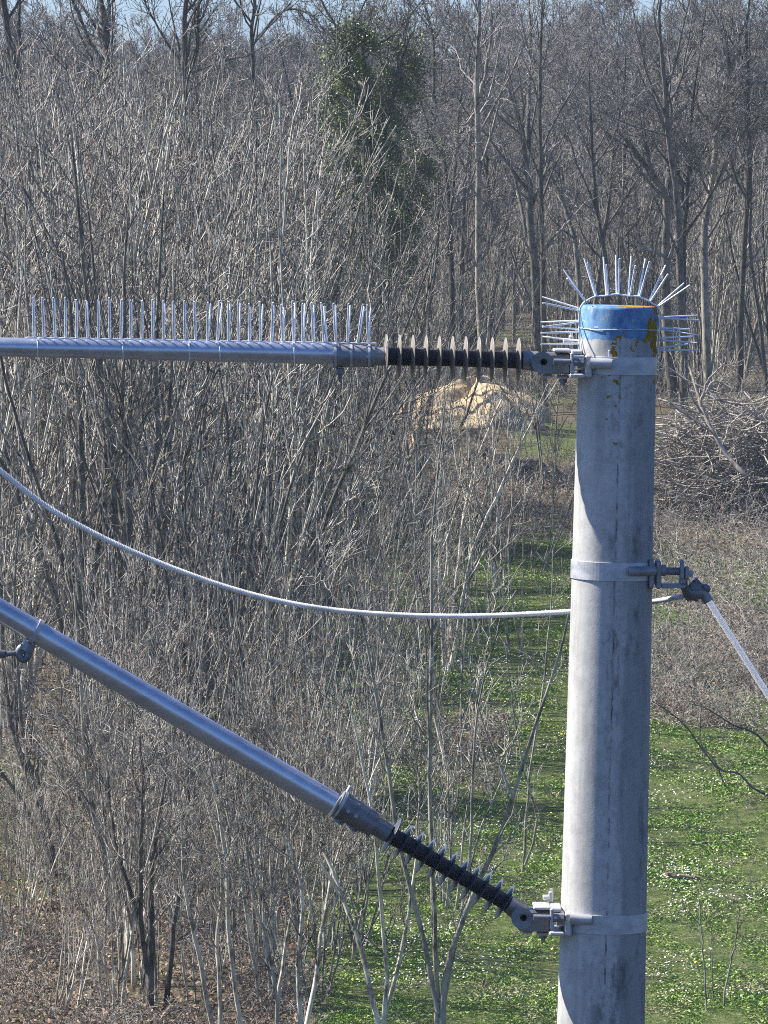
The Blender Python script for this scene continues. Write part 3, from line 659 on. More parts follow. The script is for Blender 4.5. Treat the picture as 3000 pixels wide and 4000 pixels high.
# --- thicket on the left
THG = 'bare coppice shrubs of the thicket left of the pole'
n = 0; tries = 0; placed = []
def free(x, y, dmin):
    for (a, b_) in placed[-90:]:
        if (a - x) ** 2 + ((b_ - y) * .8) ** 2 < dmin * dmin: return False
    return True
for y in np.arange(73, 128, 1.25):
    half = y * 1500 / F
    edge_r = np.interp(y, [73, 80, 90, 100, 110, 128], [900, 1080, 1320, 1420, 1500, 1500])
    x = -half - 1.2
    while True:
        x += random.uniform(.75, 1.65) * (1.15 if y < 80 else 1)
        px = x / y * F + 1500
        if px > edge_r + 420: break
        if random.random() > (edge_r + 380 - px) / 700: continue
        yy = y + random.uniform(-.6, .6)
        if y < 80 and px < 500 and random.random() < .6: continue
        if y > 108 and px > 650: continue
        if px > 650 and y < 100 and random.random() < .25: continue
        if random.random() < (.3 if y < 86 else .22): continue
        row = np.interp(px, [0, 400, 800, 1080, 1200, 1350, 1700], [150, 130, 170, 330, 760, 1150, 1500]) + random.uniform(-60, 420)
        h = min(max(top_h(yy, row), 3.2), 9.2) * (random.uniform(.6, .9) if y < 88 else 1)
        put('coppice_shrub', x, yy, SHR, h, 6.6, 'bare grey shrub with many upright stems in the dense thicket behind the two tubes', 'shrub', THG, parts=('stems', 'twigs'))
        n += 1
# --- forest wall behind
FG = 'bare trees of the wood behind the thicket'
nf = 0
for y in np.arange(131, 232, 4.6):
    half = y * 1500 / F; x = -half - 2
    while x < half + 2:
        x += random.uniform(1.3, 2.9) * (1 + (y - 131) / 200); px = x / y * F + 1500
        if y < 150 and px > 1500 and random.random() < .35: continue
        row = np.interp(px, [0, 600, 1000, 1500, 2200, 3000], [80, 60, 110, 40, 20, -10]) + random.uniform(-90, 120) + max(0, y - 150) * 2.2
        if random.random() < .16: continue
        h = max(6, top_h(y, row)); put('bare_tree', x, y + random.uniform(-2, 2), TRE, h, 9.0, 'leafless grey tree standing in the wood behind the thicket and meadow', 'tree', FG, tl=.04); nf += 1
UG = 'bare shrubs between the trunks of the wood'
for k in range(95):
    y = random.uniform(133, 190); px = random.uniform(1350, 3150); x = px / F * y - 1500 / F * y
    put('understorey_shrub', x, y, SHR, random.uniform(3.0, 6.5), 6.6, 'bare twiggy bush growing between the trunks of the wood on the right', 'shrub', UG, parts=('stems', 'twigs'), tl=.08)
for px, y, row in ((1270, 104, 420), (1400, 106, 640), (1530, 107, 520), (1330, 99, 780), (1620, 105, 820), (1180, 101, 300)):
    x = (px - 1500) / F * y; put('coppice_shrub', x, y, SHR, top_h(y, row), 6.6, 'pale stemmed bare shrub standing in front of the ivy clad tree', 'shrub', 'bare shrubs veiling the ivy clad tree', parts=('stems', 'twigs'))
VG = 'sparse bare shrubs standing in the open strip behind the slack cable'
for k in range(16):
    y = random.uniform(84, 112); px = random.uniform(1380, 2180); x = (px - 1500) / F * y
    put('sparse_shrub', x, y, SHN, random.uniform(2.2, 4.2), 4.8, 'sparse twiggy shrub in the open strip between thicket and pole', 'shrub', VG, parts=('stems', 'twigs'), tl=.1)
NG = 'bare shrubs on the leaf litter at the near edge of the thicket'
for k in range(34):
    y = random.uniform(59.5, 73); px = random.choice((random.uniform(350, 1450), random.uniform(850, 1500))); x = (px - 1500) / F * y
    put('near_shrub', x, y, SHN, random.uniform(2.6, 4.6), 4.8, 'slender bare shrub rooted in the leaf litter below the sloping tube', 'shrub', NG, parts=('stems', 'twigs'))
LG = 'low bare scrub on the leaf litter in the near corner of the thicket'
for k in range(46):
    y = random.uniform(59, 72); px = random.uniform(-80, 900); x = (px - 1500) / F * y
    put('low_shrub', x, y, SHN, random.uniform(.9, 2.6), 4.8, 'low bare twiggy shrub on the reddish leaf litter beneath the sloping tube', 'shrub', LG, parts=('stems', 'twigs'), tl=.2)
CG = 'bare saplings mixed with grass behind the lower insulator'
for k in range(34):
    y = random.uniform(61, 92); px = random.uniform(1080, 1800); x = (px - 1500) / F * y
    put('slender_sapling', x, y, SHN, random.uniform(2.4, 4.6) * (1 if px < 1500 else .7), 4.8, 'slender leafless sapling in the grass behind the sloping insulator', 'sapling', CG, parts=('stems', 'twigs'), tl=.1)
print('shrubs', n, 'forest', nf)

# --- far-off wood: one mass
def far_wood():
    g = np.random.default_rng(5); parts = []; st, cr = tree_proto(900, 9, .35, .1, .5, .012, .5)
    N = 0
    base = []
    for i in range(3):
        s, c = tree_proto(900 + i, 9, .35, .11, .5, .016, .42); base.append(merge([s, c]))
    V = []; Fc = []; o = 0
    for y in np.arange(240, 470, 13):
        half = y * 1500 / F * 1.12; x = -half
        while x < half:
            x += g.uniform(1.6, 3.4) * (y / 300); v, f = base[g.integers(3)]
            h = CH + (HOR - (np.interp(x / y * F + 1500, [0, 1100, 1700], [215, 240, 300]) + g.uniform(-50, 110))) / F * y - float(gz(x, y)); h = np.clip(h, 5, 11)
            a = g.uniform(0, 6.28); R2 = np.array([[math.cos(a), -math.sin(a), 0], [math.sin(a), math.cos(a), 0], [0, 0, 1]]); s = h / 9
            V.append((v @ R2.T) * s + np.array([x, y + g.uniform(-5, 5), float(gz(x, y))])); Fc.append(f + o); o += len(v); N += 1
    me = npmesh('far_wood', np.concatenate(V), np.concatenate(Fc)); print('far trees', N, len(me.polygons))
    tag(link('far_wood', me, None, TWIG_D), 'grey mass of leafless woodland on the far slope under the sky', 'woodland', kind='stuff')
far_wood()

# --- trees traced by their stems: stem polylines in photo pixels at their own distance
def row_y(row):
    ys = np.linspace(50, 135, 1700); r = HOR + (CH - gz0(ys)) / ys * F
    return float(np.interp(-row, -r, ys))
def traced(name, Y, stems, label, cat, mbk, mtw, rmin=.0035, group=None, seed=1, m1=12, m2=6, l1=.22, ang=.7, parts=('trunk', 'crown'), lv=2, dens=1.0, depth=.5, limb=3, lmin1=.5):
    if Y is None: Y = row_y(stems[0][0][0][1])
    g = np.random.default_rng(seed); base = at(stems[0][0][0][0], stems[0][0][0][1], Y)
    bz = float(gz(base.x, Y)); base.z = bz
    P = []; Rr = []
    for pts, r0, r1 in stems:
        q = np.array([[p[0], p[1]] for p in spline([(a, b_, 0) for a, b_ in pts], 12)])
        idx = np.linspace(0, len(q) - 1, 17); qi = np.stack([np.interp(idx, np.arange(len(q)), q[:, k]) for k in (0, 1)], 1)
        dz = g.normal(0, depth) ; w = []
        wx = np.cumsum(g.normal(0, 3.2, 17)); wx -= np.linspace(0, 1, 17) * wx[-1]
        for j, (a, b_) in enumerate(qi):
            t = j / 16; a = a + wx[j] * (j > 0); w.append(at(a, b_, Y + dz * t + g.normal(0, .01)))
        P.append([list(v) for v in w]); Rr.append(np.linspace(r0, r1, 17) * Y / F)
    P = np.array(P); Rr = np.array(Rr); P = P - np.array(base)
    low = P[0, 0].copy()
    stem = [tubes(P, Rr, 8, .004)]
    if low[2] > 0 and name != 'dead_branch':  # carry the main stem down into the ground
        s0 = np.stack([low * [1, 1, 0] + [0, 0, -.1], low], 0)[None]; stem.append(tubes(s0, np.array([[Rr[0, 0] * 1.2, Rr[0, 0]]]), 8, .004))
    cr = []
    if limb:
        c = children(P, Rr, limb, .35, .9, .55, .45, g, .6, .7, .5); pl, rl = grow(*c, 7, .12, .10, g, .2); stem.append(tubes(pl, rl, 5, .005))
        cr += twigging(pl, rl, g, dens, rmin, lv, ang, .09, .18, .35, 8, m2, lmin1)
    cr += twigging(P, Rr, g, dens, rmin, lv, ang, .10, .16, l1, m1, m2, lmin1)
    if name == 'twiggy_plant':
        o = link(name, npmesh(name, *merge(stem + cr)), None, mbk); o.location = base; return tag(o, label, cat, group)
    a, b_ = proto(name, merge(stem), merge(cr), mbk, mtw)
    return place(name, (a, b_), base, 0, (1, 1, 1), label, cat, group, parts)

N_ = [0]
# tall sapling clump under the lower insulator
traced('sapling_clump', None, [
    ([(1716, 4080), (1700, 3800), (1690, 3400), (1688, 3000), (1690, 2600), (1698, 2200), (1720, 1850), (1735, 1600)], 12, 3),
    ([(1712, 3960), (1640, 3600), (1560, 3300), (1500, 2900), (1465, 2650), (1420, 2420), (1380, 2250)], 11, 3),
    ([(1730, 4060), (1745, 3800), (1850, 3500), (1960, 3250), (2060, 2950), (2160, 2650), (2215, 2450), (2250, 2250)], 13, 3),
    ([(1712, 3900), (1690, 3500), (1672, 3100), (1665, 2750), (1660, 2450)], 9, 3),
    ([(1720, 4000), (1790, 3600), (1840, 3300), (1850, 3000), (1880, 2700), (1960, 2400)], 8, 3),
    ([(1722, 4000), (1780, 3700), (1860, 3300), (1980, 3000), (2040, 2800)], 6, 2.5)],
    'tall pale clump of slender stems rising behind the lower insulator', 'sapling', BARK_PALE, TWIG, .0026, seed=21, m1=10, m2=4, l1=.16, parts=('stems', 'twigs'), limb=1)
traced('sapling_clump', None, [
    ([(1500, 4050), (1520, 3800), (1490, 3500), (1470, 3250), (1400, 2950), (1350, 2700)], 10, 3),
    ([(1480, 4000), (1420, 3700), (1330, 3450), (1230, 3250), (1130, 3100)], 12, 3),
    ([(1505, 3950), (1580, 3600), (1620, 3300), (1640, 3000)], 9, 3)],
    'forked grey clump left of the tall pale one', 'sapling', BARK_PALE, TWIG, .0026, seed=22, m1=11, m2=5, l1=.22, parts=('stems', 'twigs'), limb=2)
traced('sapling_clump', None, [
    ([(2040, 3420), (2070, 3100), (2100, 2850), (2130, 2600), (2150, 2350), (2160, 2150)], 6, 2),
    ([(2050, 3380), (2100, 3200), (2030, 2950), (1990, 2700), (1970, 2500)], 5, 2)],
    'thin twin sapling on the meadow just left of the pole', 'sapling', BARK_PALE, TWIG, .0026, seed=23, m1=9, m2=4, l1=.2, parts=('stems', 'twigs'), limb=0)
traced('sapling_clump', 84, [
    ([(1740, 2950), (1765, 2500), (1790, 2250), (1830, 1950), (1900, 1700), (1960, 1560)], 10, 3),
    ([(1735, 2900), (1725, 2500), (1715, 2200), (1720, 1900), (1735, 1650)], 9, 3),
    ([(1760, 2600), (1850, 2150), (1960, 1900), (2060, 1700), (2140, 1500)], 7, 2.5)],
    'spreading bare shrub with pale tips reaching up toward the upper insulator', 'shrub', BARK_PALE, TWIG, .003, seed=24, m1=13, m2=6, l1=.22, parts=('stems', 'twigs'), limb=3)
traced('bare_tree', None, [
    ([(215, 3440), (190, 3250), (150, 3100), (80, 2950), (30, 2750), (10, 2500), (0, 2250)], 20, 6),
    ([(205, 3420), (185, 3200), (120, 3000), (60, 2600), (60, 2300)], 14, 5),
    ([(180, 3300), (90, 3150), (0, 3020), (-80, 2900)], 9, 3),
    ([(150, 3150), (90, 2850), (70, 2550), (60, 2300), (75, 2050)], 9, 3)],
    'dark stemmed shrubby tree fanning out near the eye clamp', 'tree', BARK_DARK, TWIG, .003, seed=25, m1=10, m2=5, l1=.22)
traced('bare_tree', None, [
    ([(440, 3640), (405, 3350), (350, 3100), (320, 2850), (300, 2600), (290, 2300)], 14, 4),
    ([(430, 3600), (380, 3250), (240, 3030), (180, 2900)], 6, 2.5),
    ([(405, 3400), (440, 3000), (470, 2700), (480, 2400)], 8, 3)],
    'slim curving tree on the leaf litter below the sloping tube', 'tree', BARK_PALE, TWIG, .003, seed=26, m1=10, m2=5, l1=.22)
traced('bare_tree', None, [
    ([(585, 3950), (560, 3700), (470, 3400), (440, 3250), (420, 3000)], 14, 5),
    ([(585, 3960), (590, 3600), (600, 3350), (640, 3080), (650, 2900)], 16, 4),
    ([(575, 3800), (540, 3400), (560, 3100), (550, 2850)], 11, 4),
    ([(640, 3980), (680, 3600), (720, 3300), (735, 3000)], 12, 4)],
    'stout grey multi stemmed tree in front of the sloping tube foot', 'tree', BARK_DARK, TWIG, .003, seed=27, m1=11, m2=6, l1=.22)
traced('sapling_clump', None, [
    ([(840, 4060), (770, 3700), (720, 3450), (710, 3200)], 11, 4), ([(860, 4060), (850, 3700), (860, 3400), (800, 3100)], 9, 4),
    ([(950, 4060), (900, 3700), (890, 3400), (850, 3150), (820, 3000)], 10, 4), ([(1090, 4060), (1060, 3700), (1000, 3500), (960, 3300)], 9, 3)],
    'row of pale upright stems along the bottom edge beneath the tube', 'sapling', BARK_PALE, TWIG, .0026, seed=28, m1=11, m2=5, l1=.22, parts=('stems', 'twigs'))
traced('sapling_clump', None, [
    ([(1180, 4060), (1160, 3800), (1170, 3500), (1130, 3300), (1120, 3000)], 11, 3), ([(1190, 4060), (1250, 3700), (1290, 3450), (1350, 3250)], 10, 3),
    ([(1080, 4060), (1120, 3700), (1180, 3300), (1195, 3000)], 9, 3)],
    'sunlit stems crossing below the sloping tube fitting', 'sapling', BARK_PALE, TWIG, .0026, seed=29, m1=11, m2=5, l1=.22, parts=('stems', 'twigs'))
# pale upright stems high in the thicket
for i, (px, Y, y0, y1, lab) in enumerate([(505, 86, 2450, 560, 'pale straight birch stem near a third of the way along the level tube'), (1090, 88, 2350, 400, 'tall pale stem rising through the thicket beside the ivy clad tree'), (300, 84, 2600, 900, 'long dark thin stem crossing the slack cable'), (840, 82, 2650, 1300, 'long straight stem behind the lowest part of the slack cable'), (1185, 92, 2300, 600, 'forked silvery stem left of the ivy column')]):
    traced('bare_sapling', Y, [([(px, y0 + 60), (px - 8, (y0 * 2 + y1) / 3), (px + 14, (y0 + y1 * 2) / 3), (px + 2, y1)], 8, 3), ([(px + 5, (y0 + y1) / 2), (px + 40, y1 + 200), (px + 90, y1 - 80)], 5, 2)],
           lab, 'sapling', BARK_PALE if i != 2 else BARK_DARK, TWIG, .0028, seed=40 + i, m1=12, m2=5, l1=.16, parts=('trunk', 'twigs'), limb=1)

# wood's edge on the right, trunk by trunk
def edge_tree(i, Y, stems, label, dark=True):
    traced('bare_tree', Y, stems, label, 'tree', BARK_DARK if dark else BARK_MID, TWIG_D, .0045, seed=60 + i, m1=9, m2=5, l1=.28, ang=.75, limb=6, depth=1.2, lmin1=.6)
edge_tree(0, 128, [([(1888, 1560), (1880, 1100), (1872, 600), (1866, 330), (1872, 100), (1866, -150)], 15, 5), ([(1870, 380), (1905, 250), (1915, 80), (1890, -150)], 8, 3), ([(1868, 400), (1810, 500), (1760, 560)], 5, 2)], 'straight pale trunk in front of the wood right of the ivy column', False)
edge_tree(1, 130, [([(2115, 1590), (2110, 1300), (2085, 900), (2065, 640), (2030, 480), (1990, 350)], 21, 5), ([(2058, 560), (2068, 350), (2075, 150), (2070, -100)], 10, 3), ([(2062, 640), (2120, 250), (2190, 80)], 5, 2), ([(1960, 400), (2060, 310), (2180, 180)], 5, 2)], 'dark leaning trunk that forks high above the upper insulator')
edge_tree(2, 127, [([(2130, 1560), (2126, 1100), (2122, 600), (2115, 300), (2120, -50)], 12, 4)], 'pale thin trunk close beside the dark leaning one', False)
edge_tree(3, 130, [([(2290, 1560), (2250, 1000), (2200, 830), (2125, 650), (2080, 500)], 12, 4)], 'slanting pale trunk leaning left behind the blue pole head', False)
edge_tree(4, 131, [([(2640, 1600), (2600, 1200), (2595, 1000), (2600, 780), (2550, 690), (2480, 580), (2420, 520)], 22, 5), ([(2600, 800), (2615, 530), (2640, 380), (2680, 200), (2720, 20)], 14, 4)], 'big dark crooked oak rising right behind the pole spikes')
edge_tree(5, 129, [([(2670, 1580), (2660, 1100), (2650, 800), (2615, 520), (2590, 300), (2570, 100), (2590, -100)], 17, 4), ([(2650, 820), (2700, 720), (2700, 650), (2640, 650)], 6, 2)], 'dark oak with upswept fork above the right hand spikes')
edge_tree(6, 132, [([(2770, 1620), (2760, 1000), (2790, 700), (2810, 450), (2840, 300), (2900, 100)], 17, 5), ([(2790, 740), (2880, 560), (2930, 510), (3010, 480)], 8, 3)], 'pale barked tree bending toward the right behind the brush pile', False)
edge_tree(7, 133, [([(2890, 1560), (2900, 1000), (2920, 600), (2915, 250), (2930, -50)], 13, 4)], 'straight trunk above the brush pile at the wood edge')
edge_tree(8, 134, [([(1770, 1580), (1760, 1200), (1740, 700), (1700, 400), (1690, 150), (1640, -60)], 13, 4), ([(1750, 1000), (1780, 600), (1800, 350), (1850, 150)], 8, 3)], 'grey forked trunk between the ivy column and the straight pale trunk')
edge_tree(9, 126, [([(2380, 1580), (2370, 1100), (2330, 800), (2310, 500), (2300, 250)], 11, 4)], 'slim dark trunk behind the middle of the blue pole head')
# dark trees on the far left
edge_tree(10, 122, [([(110, 1500), (90, 800), (70, 300), (30, 120), (10, -100)], 20, 9), ([(85, 500), (70, 250), (78, 0), (82, -120)], 9, 5)], 'dark heavy trunk at the far left of the wood')
edge_tree(11, 124, [([(440, 1500), (435, 800), (425, 300), (405, 100), (380, -120)], 17, 9), ([(430, 400), (420, 100), (420, -150)], 9, 5), ([(425, 300), (320, 80), (260, -60)], 8, 3)], 'thick dark trunk forking under the sky left of the slack cable end')
edge_tree(12, 125, [([(730, 1450), (725, 700), (720, 200), (725, 0), (728, -150)], 12, 8), ([(722, 350), (765, 150), (775, -100)], 8, 5), ([(720, 250), (600, 60), (560, -60)], 5, 2)], 'pair of dark upright trunks topping the thicket under the sky')
edge_tree(13, 126, [([(1030, 1450), (1010, 700), (990, 250), (998, 60), (1000, -120)], 10, 6), ([(1000, 150), (1100, 40), (1200, 60), (1280, 140)], 6, 2)], 'trunk with a long arching limb just left of the ivy column top')

# --- ivy clad tree
iv = traced('ivy_tree', 112, [([(1480, 1500), (1470, 900), (1440, 500), (1420, 250), (1400, 100), (1380, 60)], 22, 5), ([(1470, 700), (1540, 350), (1580, 200), (1620, 120)], 10, 3), ([(1470, 500), (1380, 300), (1330, 220)], 7, 3)],
            'tree smothered in dark green ivy, the only green crown in the wood', 'ivy tree', BARK_DARK, TWIG_D, .004, seed=80, m1=10, m2=4, l1=.16)
def ivy_leaves(Y, blobs, n, size, g, base):
    V = []; 
    for (x, y, rx, ry, w) in blobs:
        k = int(n * w); u = g.normal(0, .66, (k, 3))
        c = np.array(at(x, y, Y)); V.append(c + u * np.array([rx, (rx + ry) * .3, ry]) * Y / F)
    P = np.concatenate(V); cl = np.sin(P[:, 0] * 5 + P[:, 2] * 4) * np.sin(P[:, 2] * 6.1 - P[:, 1] * 5); P = P[cl + .5 * np.sin(P[:, 0] * 13 + P[:, 2] * 9) > g.uniform(-.75, .6, len(P))]
    return leaf_quads(P - np.array(base), size, g, .5)
g = np.random.default_rng(3)
blobs = [(1400, 170, 90, 80, 1), (1350, 300, 90, 120, 1.1), (1560, 250, 80, 110, .8), (1480, 380, 110, 130, 1.2), (1400, 500, 110, 120, 1), (1520, 620, 140, 130, 1.3), (1560, 760, 130, 120, .9), (1380, 720, 130, 110, .8), (1260, 760, 70, 90, .35), (1460, 860, 130, 120, 1.4), (1450, 1010, 120, 110, 1.4), (1540, 950, 100, 120, .9), (1440, 1160, 110, 90, 1.1), (1610, 340, 50, 80, .3), (1650, 680, 60, 70, .3), (1340, 560, 70, 90, .4)]
v, f = ivy_leaves(112, blobs, 7500, .023, g, iv.location)
me = npmesh('ivy', v, f); link('ivy', me, iv, IVY)

# --- mound, bank, brush pile, logs, stones
def lump(name, label, cat, Y, px, w, hgt, dep, m, seed, rough=.18):
    g = np.random.default_rng(seed); c = grd(px, 0, Y); nu, nv = 64, 26; V = []
    ph_ = g.uniform(0, 6.28, 8)
    for j in range(nv):
        t = j / (nv - 1) * math.pi / 2
        for i in range(nu):
            a = 2 * math.pi * i / nu
            k = 1 + rough * (math.sin(3 * a + ph_[0]) * .6 + math.sin(5 * a + 3 * t + ph_[1]) * .5 + math.sin(9 * a - 4 * t + ph_[2]) * .3 + math.sin(17 * a + 9 * t + ph_[3]) * .2)
            V.append((math.cos(a) * math.cos(t) * w * k, math.sin(a) * math.cos(t) * dep * k, hgt * (math.sin(t) ** 1.5) * k - .12))
    idx = np.array([[j * nu + i, j * nu + (i + 1) % nu, (j + 1) * nu + (i + 1) % nu, (j + 1) * nu + i] for j in range(nv - 1) for i in range(nu)])
    me = npmesh(name, np.array(V), idx); me.polygons.foreach_set('use_smooth', np.ones(len(idx), bool))
    o = link(name, me, None, m); o.location = c; return tag(o, label, cat)
SAND = m_sand(); SOIL = m_soil()
lump('sand_mound', 'pale sandy earth mound below the upper insulator', 'mound', 124.4, 1860, 1.65, .84, 2.5, SAND, 5, .17)
lump('sand_mound', 'smaller pale sand heap half hidden by twigs left of the large mound', 'mound', 116, 1610, .4, .5, 1.2, SAND, 4, .1)
for i, (px, Y, w, h) in enumerate([(1890, 112, .62, .52), (2020, 111.5, .7, .46), (2160, 112, .6, .40), (2270, 112.5, .6, .38)]):
    lump('soil_clod', ['greyish soil heap under the sand mound, leftmost of the low bank', 'wide grey soil heap of the low bank, second from the mound', 'grey soil heap of the low bank touching the pole', 'grey soil heap of the low bank mostly behind the pole'][i], 'soil heap', Y, px, w, h, .5, SOIL, 10 + i, .25)

def rand_sticks(c, half, N, l, r, g, flat=.35, bend=.15, n=4, drop=True):
    P = c + g.uniform(-1, 1, (N, 3)) * half
    D = g.normal(0, 1, (N, 3)) * np.array([1, .8, flat]); P[:, 2] += 0
    return grow(P, D, l * g.uniform(.4, 1.3, N), r * g.uniform(.4, 1.4, N), n, bend, 0.0, g, .4)
def brush_pile():
    g = np.random.default_rng(9); c = grd(2900, 0, 105.5); N = 1000
    a = g.normal(0, 1, (N, 3)); a = unit(a) * (g.uniform(0, 1, (N, 1)) ** .4); P = a * np.array([1.9, 1.3, 2.15]); P[:, 2] = np.abs(P[:, 2]) * .95
    D = g.normal(0, 1, (N, 3)) * np.array([1, .6, .28]); L_ = g.uniform(.7, 2.2, N); P = P - unit(D) * L_[:, None] / 2; P[:, 2] = np.maximum(P[:, 2], .02)
    p, r = grow(P, D, L_, g.uniform(.008, .022, N), 6, .13, .0, g, .35)
    c2 = children(p, r, 3, .2, .95, .55, .4, g, .6, .25); p2, r2 = grow(*c2, 3, .15, .03, g, .4)
    p[..., 2] = np.maximum(p[..., 2], .01); p2[..., 2] = np.maximum(p2[..., 2], .01)
    v, f = merge([tubes(p, r, 4, .006), tubes(p2, r2, 3, .005)])
    o = link('brush_pile', npmesh('brush_pile', v, f), None, m_bark('cut_brush', (.06, .055, .05), (.38, .35, .31), .35)); o.location = c
    tag(o, 'tangled heap of cut branches right of the pole', 'brush pile')
brush_pile()
traced('dead_branch', 103.5, [([(2905, 1850), (2840, 1770), (2760, 1640), (2730, 1560), (2705, 1480), (2690, 1430)], 9, 5), ([(2745, 1620), (2700, 1560), (2670, 1490), (2600, 1430)], 5, 3), ([(2740, 1590), (2760, 1500), (2810, 1440), (2830, 1420)], 5, 2), ([(2800, 1560), (2900, 1580), (3000, 1550)], 5, 3), ([(2740, 1560), (2790, 1490), (2850, 1520)], 4, 2)],
       'bleached forked branch sticking up out of the brush heap', 'branch', DEAD, DEAD, .004, seed=90, m1=5, m2=3, l1=.25, parts=('limb', 'twigs'), limb=0)
def log(name, x0, y0, x1, y1, Y, r, label, m):
    a = at(x0, y0, Y); b_ = at(x1, y1, Y + .1); a.z = float(gz(a.x, a.y)) + r * .8; b_.z = float(gz(b_.x, b_.y)) + r * .8
    o = empty(name, (a + b_) / 2, label, 'log'); mm = MB(); n = 7
    pts = [a.lerp(b_, i / n) + Vector((0, random.uniform(-.02, .02), random.uniform(-.01, .015))) for i in range(n + 1)]
    mm.tube(pts, [r * (1 - .4 * i / n) for i in range(n + 1)], 8); mm.build('wood', m, o)
log('fallen_log', 1990, 2010, 2236, 2004, 102.5, .035, 'long bleached pole lying on the ground left of the middle bracket', DEAD)
log('fallen_log', 2150, 1975, 2300, 1990, 104, .03, 'bleached stick lying close behind the long one', DEAD)
log('fallen_log', 2600, 3685, 2735, 3672, 67.4, .035, 'short reddish log lying in the grass low on the right', m_bark('red_wood', (.16, .10, .06), (.38, .28, .19), .3))
log('fallen_log', 2700, 3470, 2850, 3520, 70, .014, 'thin pale stick lying in the grass above the reddish log', DEAD)
def stone(px, Y, s, label, seed):
    g = np.random.default_rng(seed); o = lump('stone', label, 'stone', Y, px, s, s * .6, s * .7, mat('stone_grey%d' % seed, .9, col=(.42, .39, .35)), seed, .12); return o
stone(2570, 82.5, .14, 'rounded pale stone in the grass touching the pole', 31); stone(2768, 79.5, .13, 'grey stone half sunk in the meadow right of the pole', 32); stone(2772, 65.8, .045, 'small white stone low in the grass', 33)
# animal-dark burrow heap near the ivy shrub is left to the shade

# --- bramble / tangled undergrowth
def tangle(name, label, boxes, N, r, seed, leaf=0, cat='undergrowth', m=TWIG, l=.6):
    g = np.random.default_rng(seed); parts = []; LP = []
    for (px0, px1, Y0, Y1, hh, w) in boxes:
        k = int(N * w); Y = g.uniform(Y0, Y1, k); px = g.uniform(px0, px1, k); X = (px - 1500) / F * Y
        z = gz(X, Y) - .03; P = np.stack([X, Y, z], 1); D = g.normal(0, .8, (k, 3)) + np.array([0, 0, .9])
        keep = (np.sin(X * 2.7 + .9 * Y) + np.sin(X * 1.1 - Y * .7) + g.normal(0, .5, k)) > -.7; P = P[keep]; D = D[keep]; X = X[keep]; Y = Y[keep]; k = len(X)
        hmod = hh * (.35 + .65 * np.clip(.5 + .5 * np.sin(X * 3.1 + Y) + g.normal(0, .25, k), 0, 1.3))
        p, rr = grow(P, D, hmod * g.uniform(1.0, 2.2, k), r * g.uniform(.5, 1.3, k), 6, .28, -.10, g, .4)
        p[..., 2] = np.maximum(p[..., 2], gz(p[..., 0], p[..., 1]))
        c = children(p, rr, 4, .2, .98, .8, .4, g, .7, .15); p2, r2 = grow(*c, 3, .25, .0, g, .5)
        parts += [tubes(p, rr, 3, .0025), tubes(p2, r2, 3, .002)]
        if leaf: LP.append(p2.reshape(-1, 3)[g.random(p2.shape[0] * p2.shape[1]) < leaf])
    v, f = merge(parts); o = link(name, npmesh(name, v, f), None, m); tag(o, label, cat, kind='stuff')
    if leaf:
        P = np.concatenate(LP); v, f = leaf_quads(P, .022, g); link('dead_leaves', npmesh('dead_leaves', v, f), o, LITTER)
tangle('bramble', 'brown leafy bramble tangle between meadow and brush heap', [(2480, 3080, 84, 107, .6, 1.3), (1500, 2260, 101, 112, .35, .8), (1480, 2000, 74, 80, .22, .35), (2480, 3080, 79.5, 84, .75, .8)], 2300, .005, 51, .22)
tangle('dry_stalks', 'scattered dry stalks and dead weeds standing in the meadow', [(1250, 3100, 60, 98, .16, 1.0)], 900, .003, 57, .1, m=DEAD)
tangle('undergrowth', 'low tangle of dead stems and leaves on the thicket floor', [(-150, 1250, 58.5, 76, .28, 2.4), (-150, 1300, 76, 100, .5, 1.0), (-150, 1350, 100, 128, .8, .8), (1400, 3150, 127, 150, .7, 1.0), (-100, 3100, 140, 175, 1.0, .8)], 2600, .005, 52, .3)

def litter():
    g = np.random.default_rng(61); N = 60000; Y = g.uniform(58, 112, N); px = g.uniform(-200, 3200, N); X = (px - 1500) / F * Y
    k = g.random(N) > grass_mask(X, Y) * 1.0; X = X[k]; Y = Y[k]; P = np.stack([X, Y, gz(X, Y) + g.uniform(.005, .05, len(X))], 1)
    v, f = leaf_quads(P, .030, g, 1.1); o = link('leaf_litter', npmesh('leaf_litter', v, f), None, LITTER); tag(o, 'brown fallen leaves covering the woodland floor', 'leaf litter', kind='stuff')
litter()
def grass():
    g = np.random.default_rng(62); N = 1250000; Y = 58 + 60 * g.random(N) ** 1.15; px = g.uniform(-100, 3150, N); X = (px - 1500) / F * Y
    m_ = grass_mask(X, Y); cl = .5 + .5 * np.sin(X * 5 + 1.3 * np.sin(Y * 1.1)) * np.sin(Y * 1.7 + 2 * np.sin(X * 2))
    k = g.random(N) < m_ * (.6 + .4 * cl) + .015; X = X[k]; Y = Y[k]; cl = cl[k]; n = len(X)
    P = np.stack([X, Y, gz(X, Y) - .01], 1); h = (.012 + .022 * cl) * g.uniform(.5, 1.5, n); a = g.uniform(0, 6.28, n); w = g.uniform(.0016, .0032, n)
    s = np.stack([np.cos(a), np.sin(a), a * 0], 1) * w[:, None]; ln = np.stack([g.normal(0, .5, n), g.normal(0, .5, n), np.ones(n)], 1) * h[:, None]
    V = np.stack([P - s, P + s, P + ln * .6 + s * .7 , P + ln + np.stack([g.normal(0, .02, n), g.normal(0, .02, n), -.2 * h], 1)], 1).reshape(-1, 3)
    o = link('meadow_grass', npmesh('meadow_grass', V, np.arange(n * 4).reshape(-1, 4)), None, GRASS); tag(o, 'short green meadow grass', 'grass', kind='stuff'); print('grass', n)
grass()
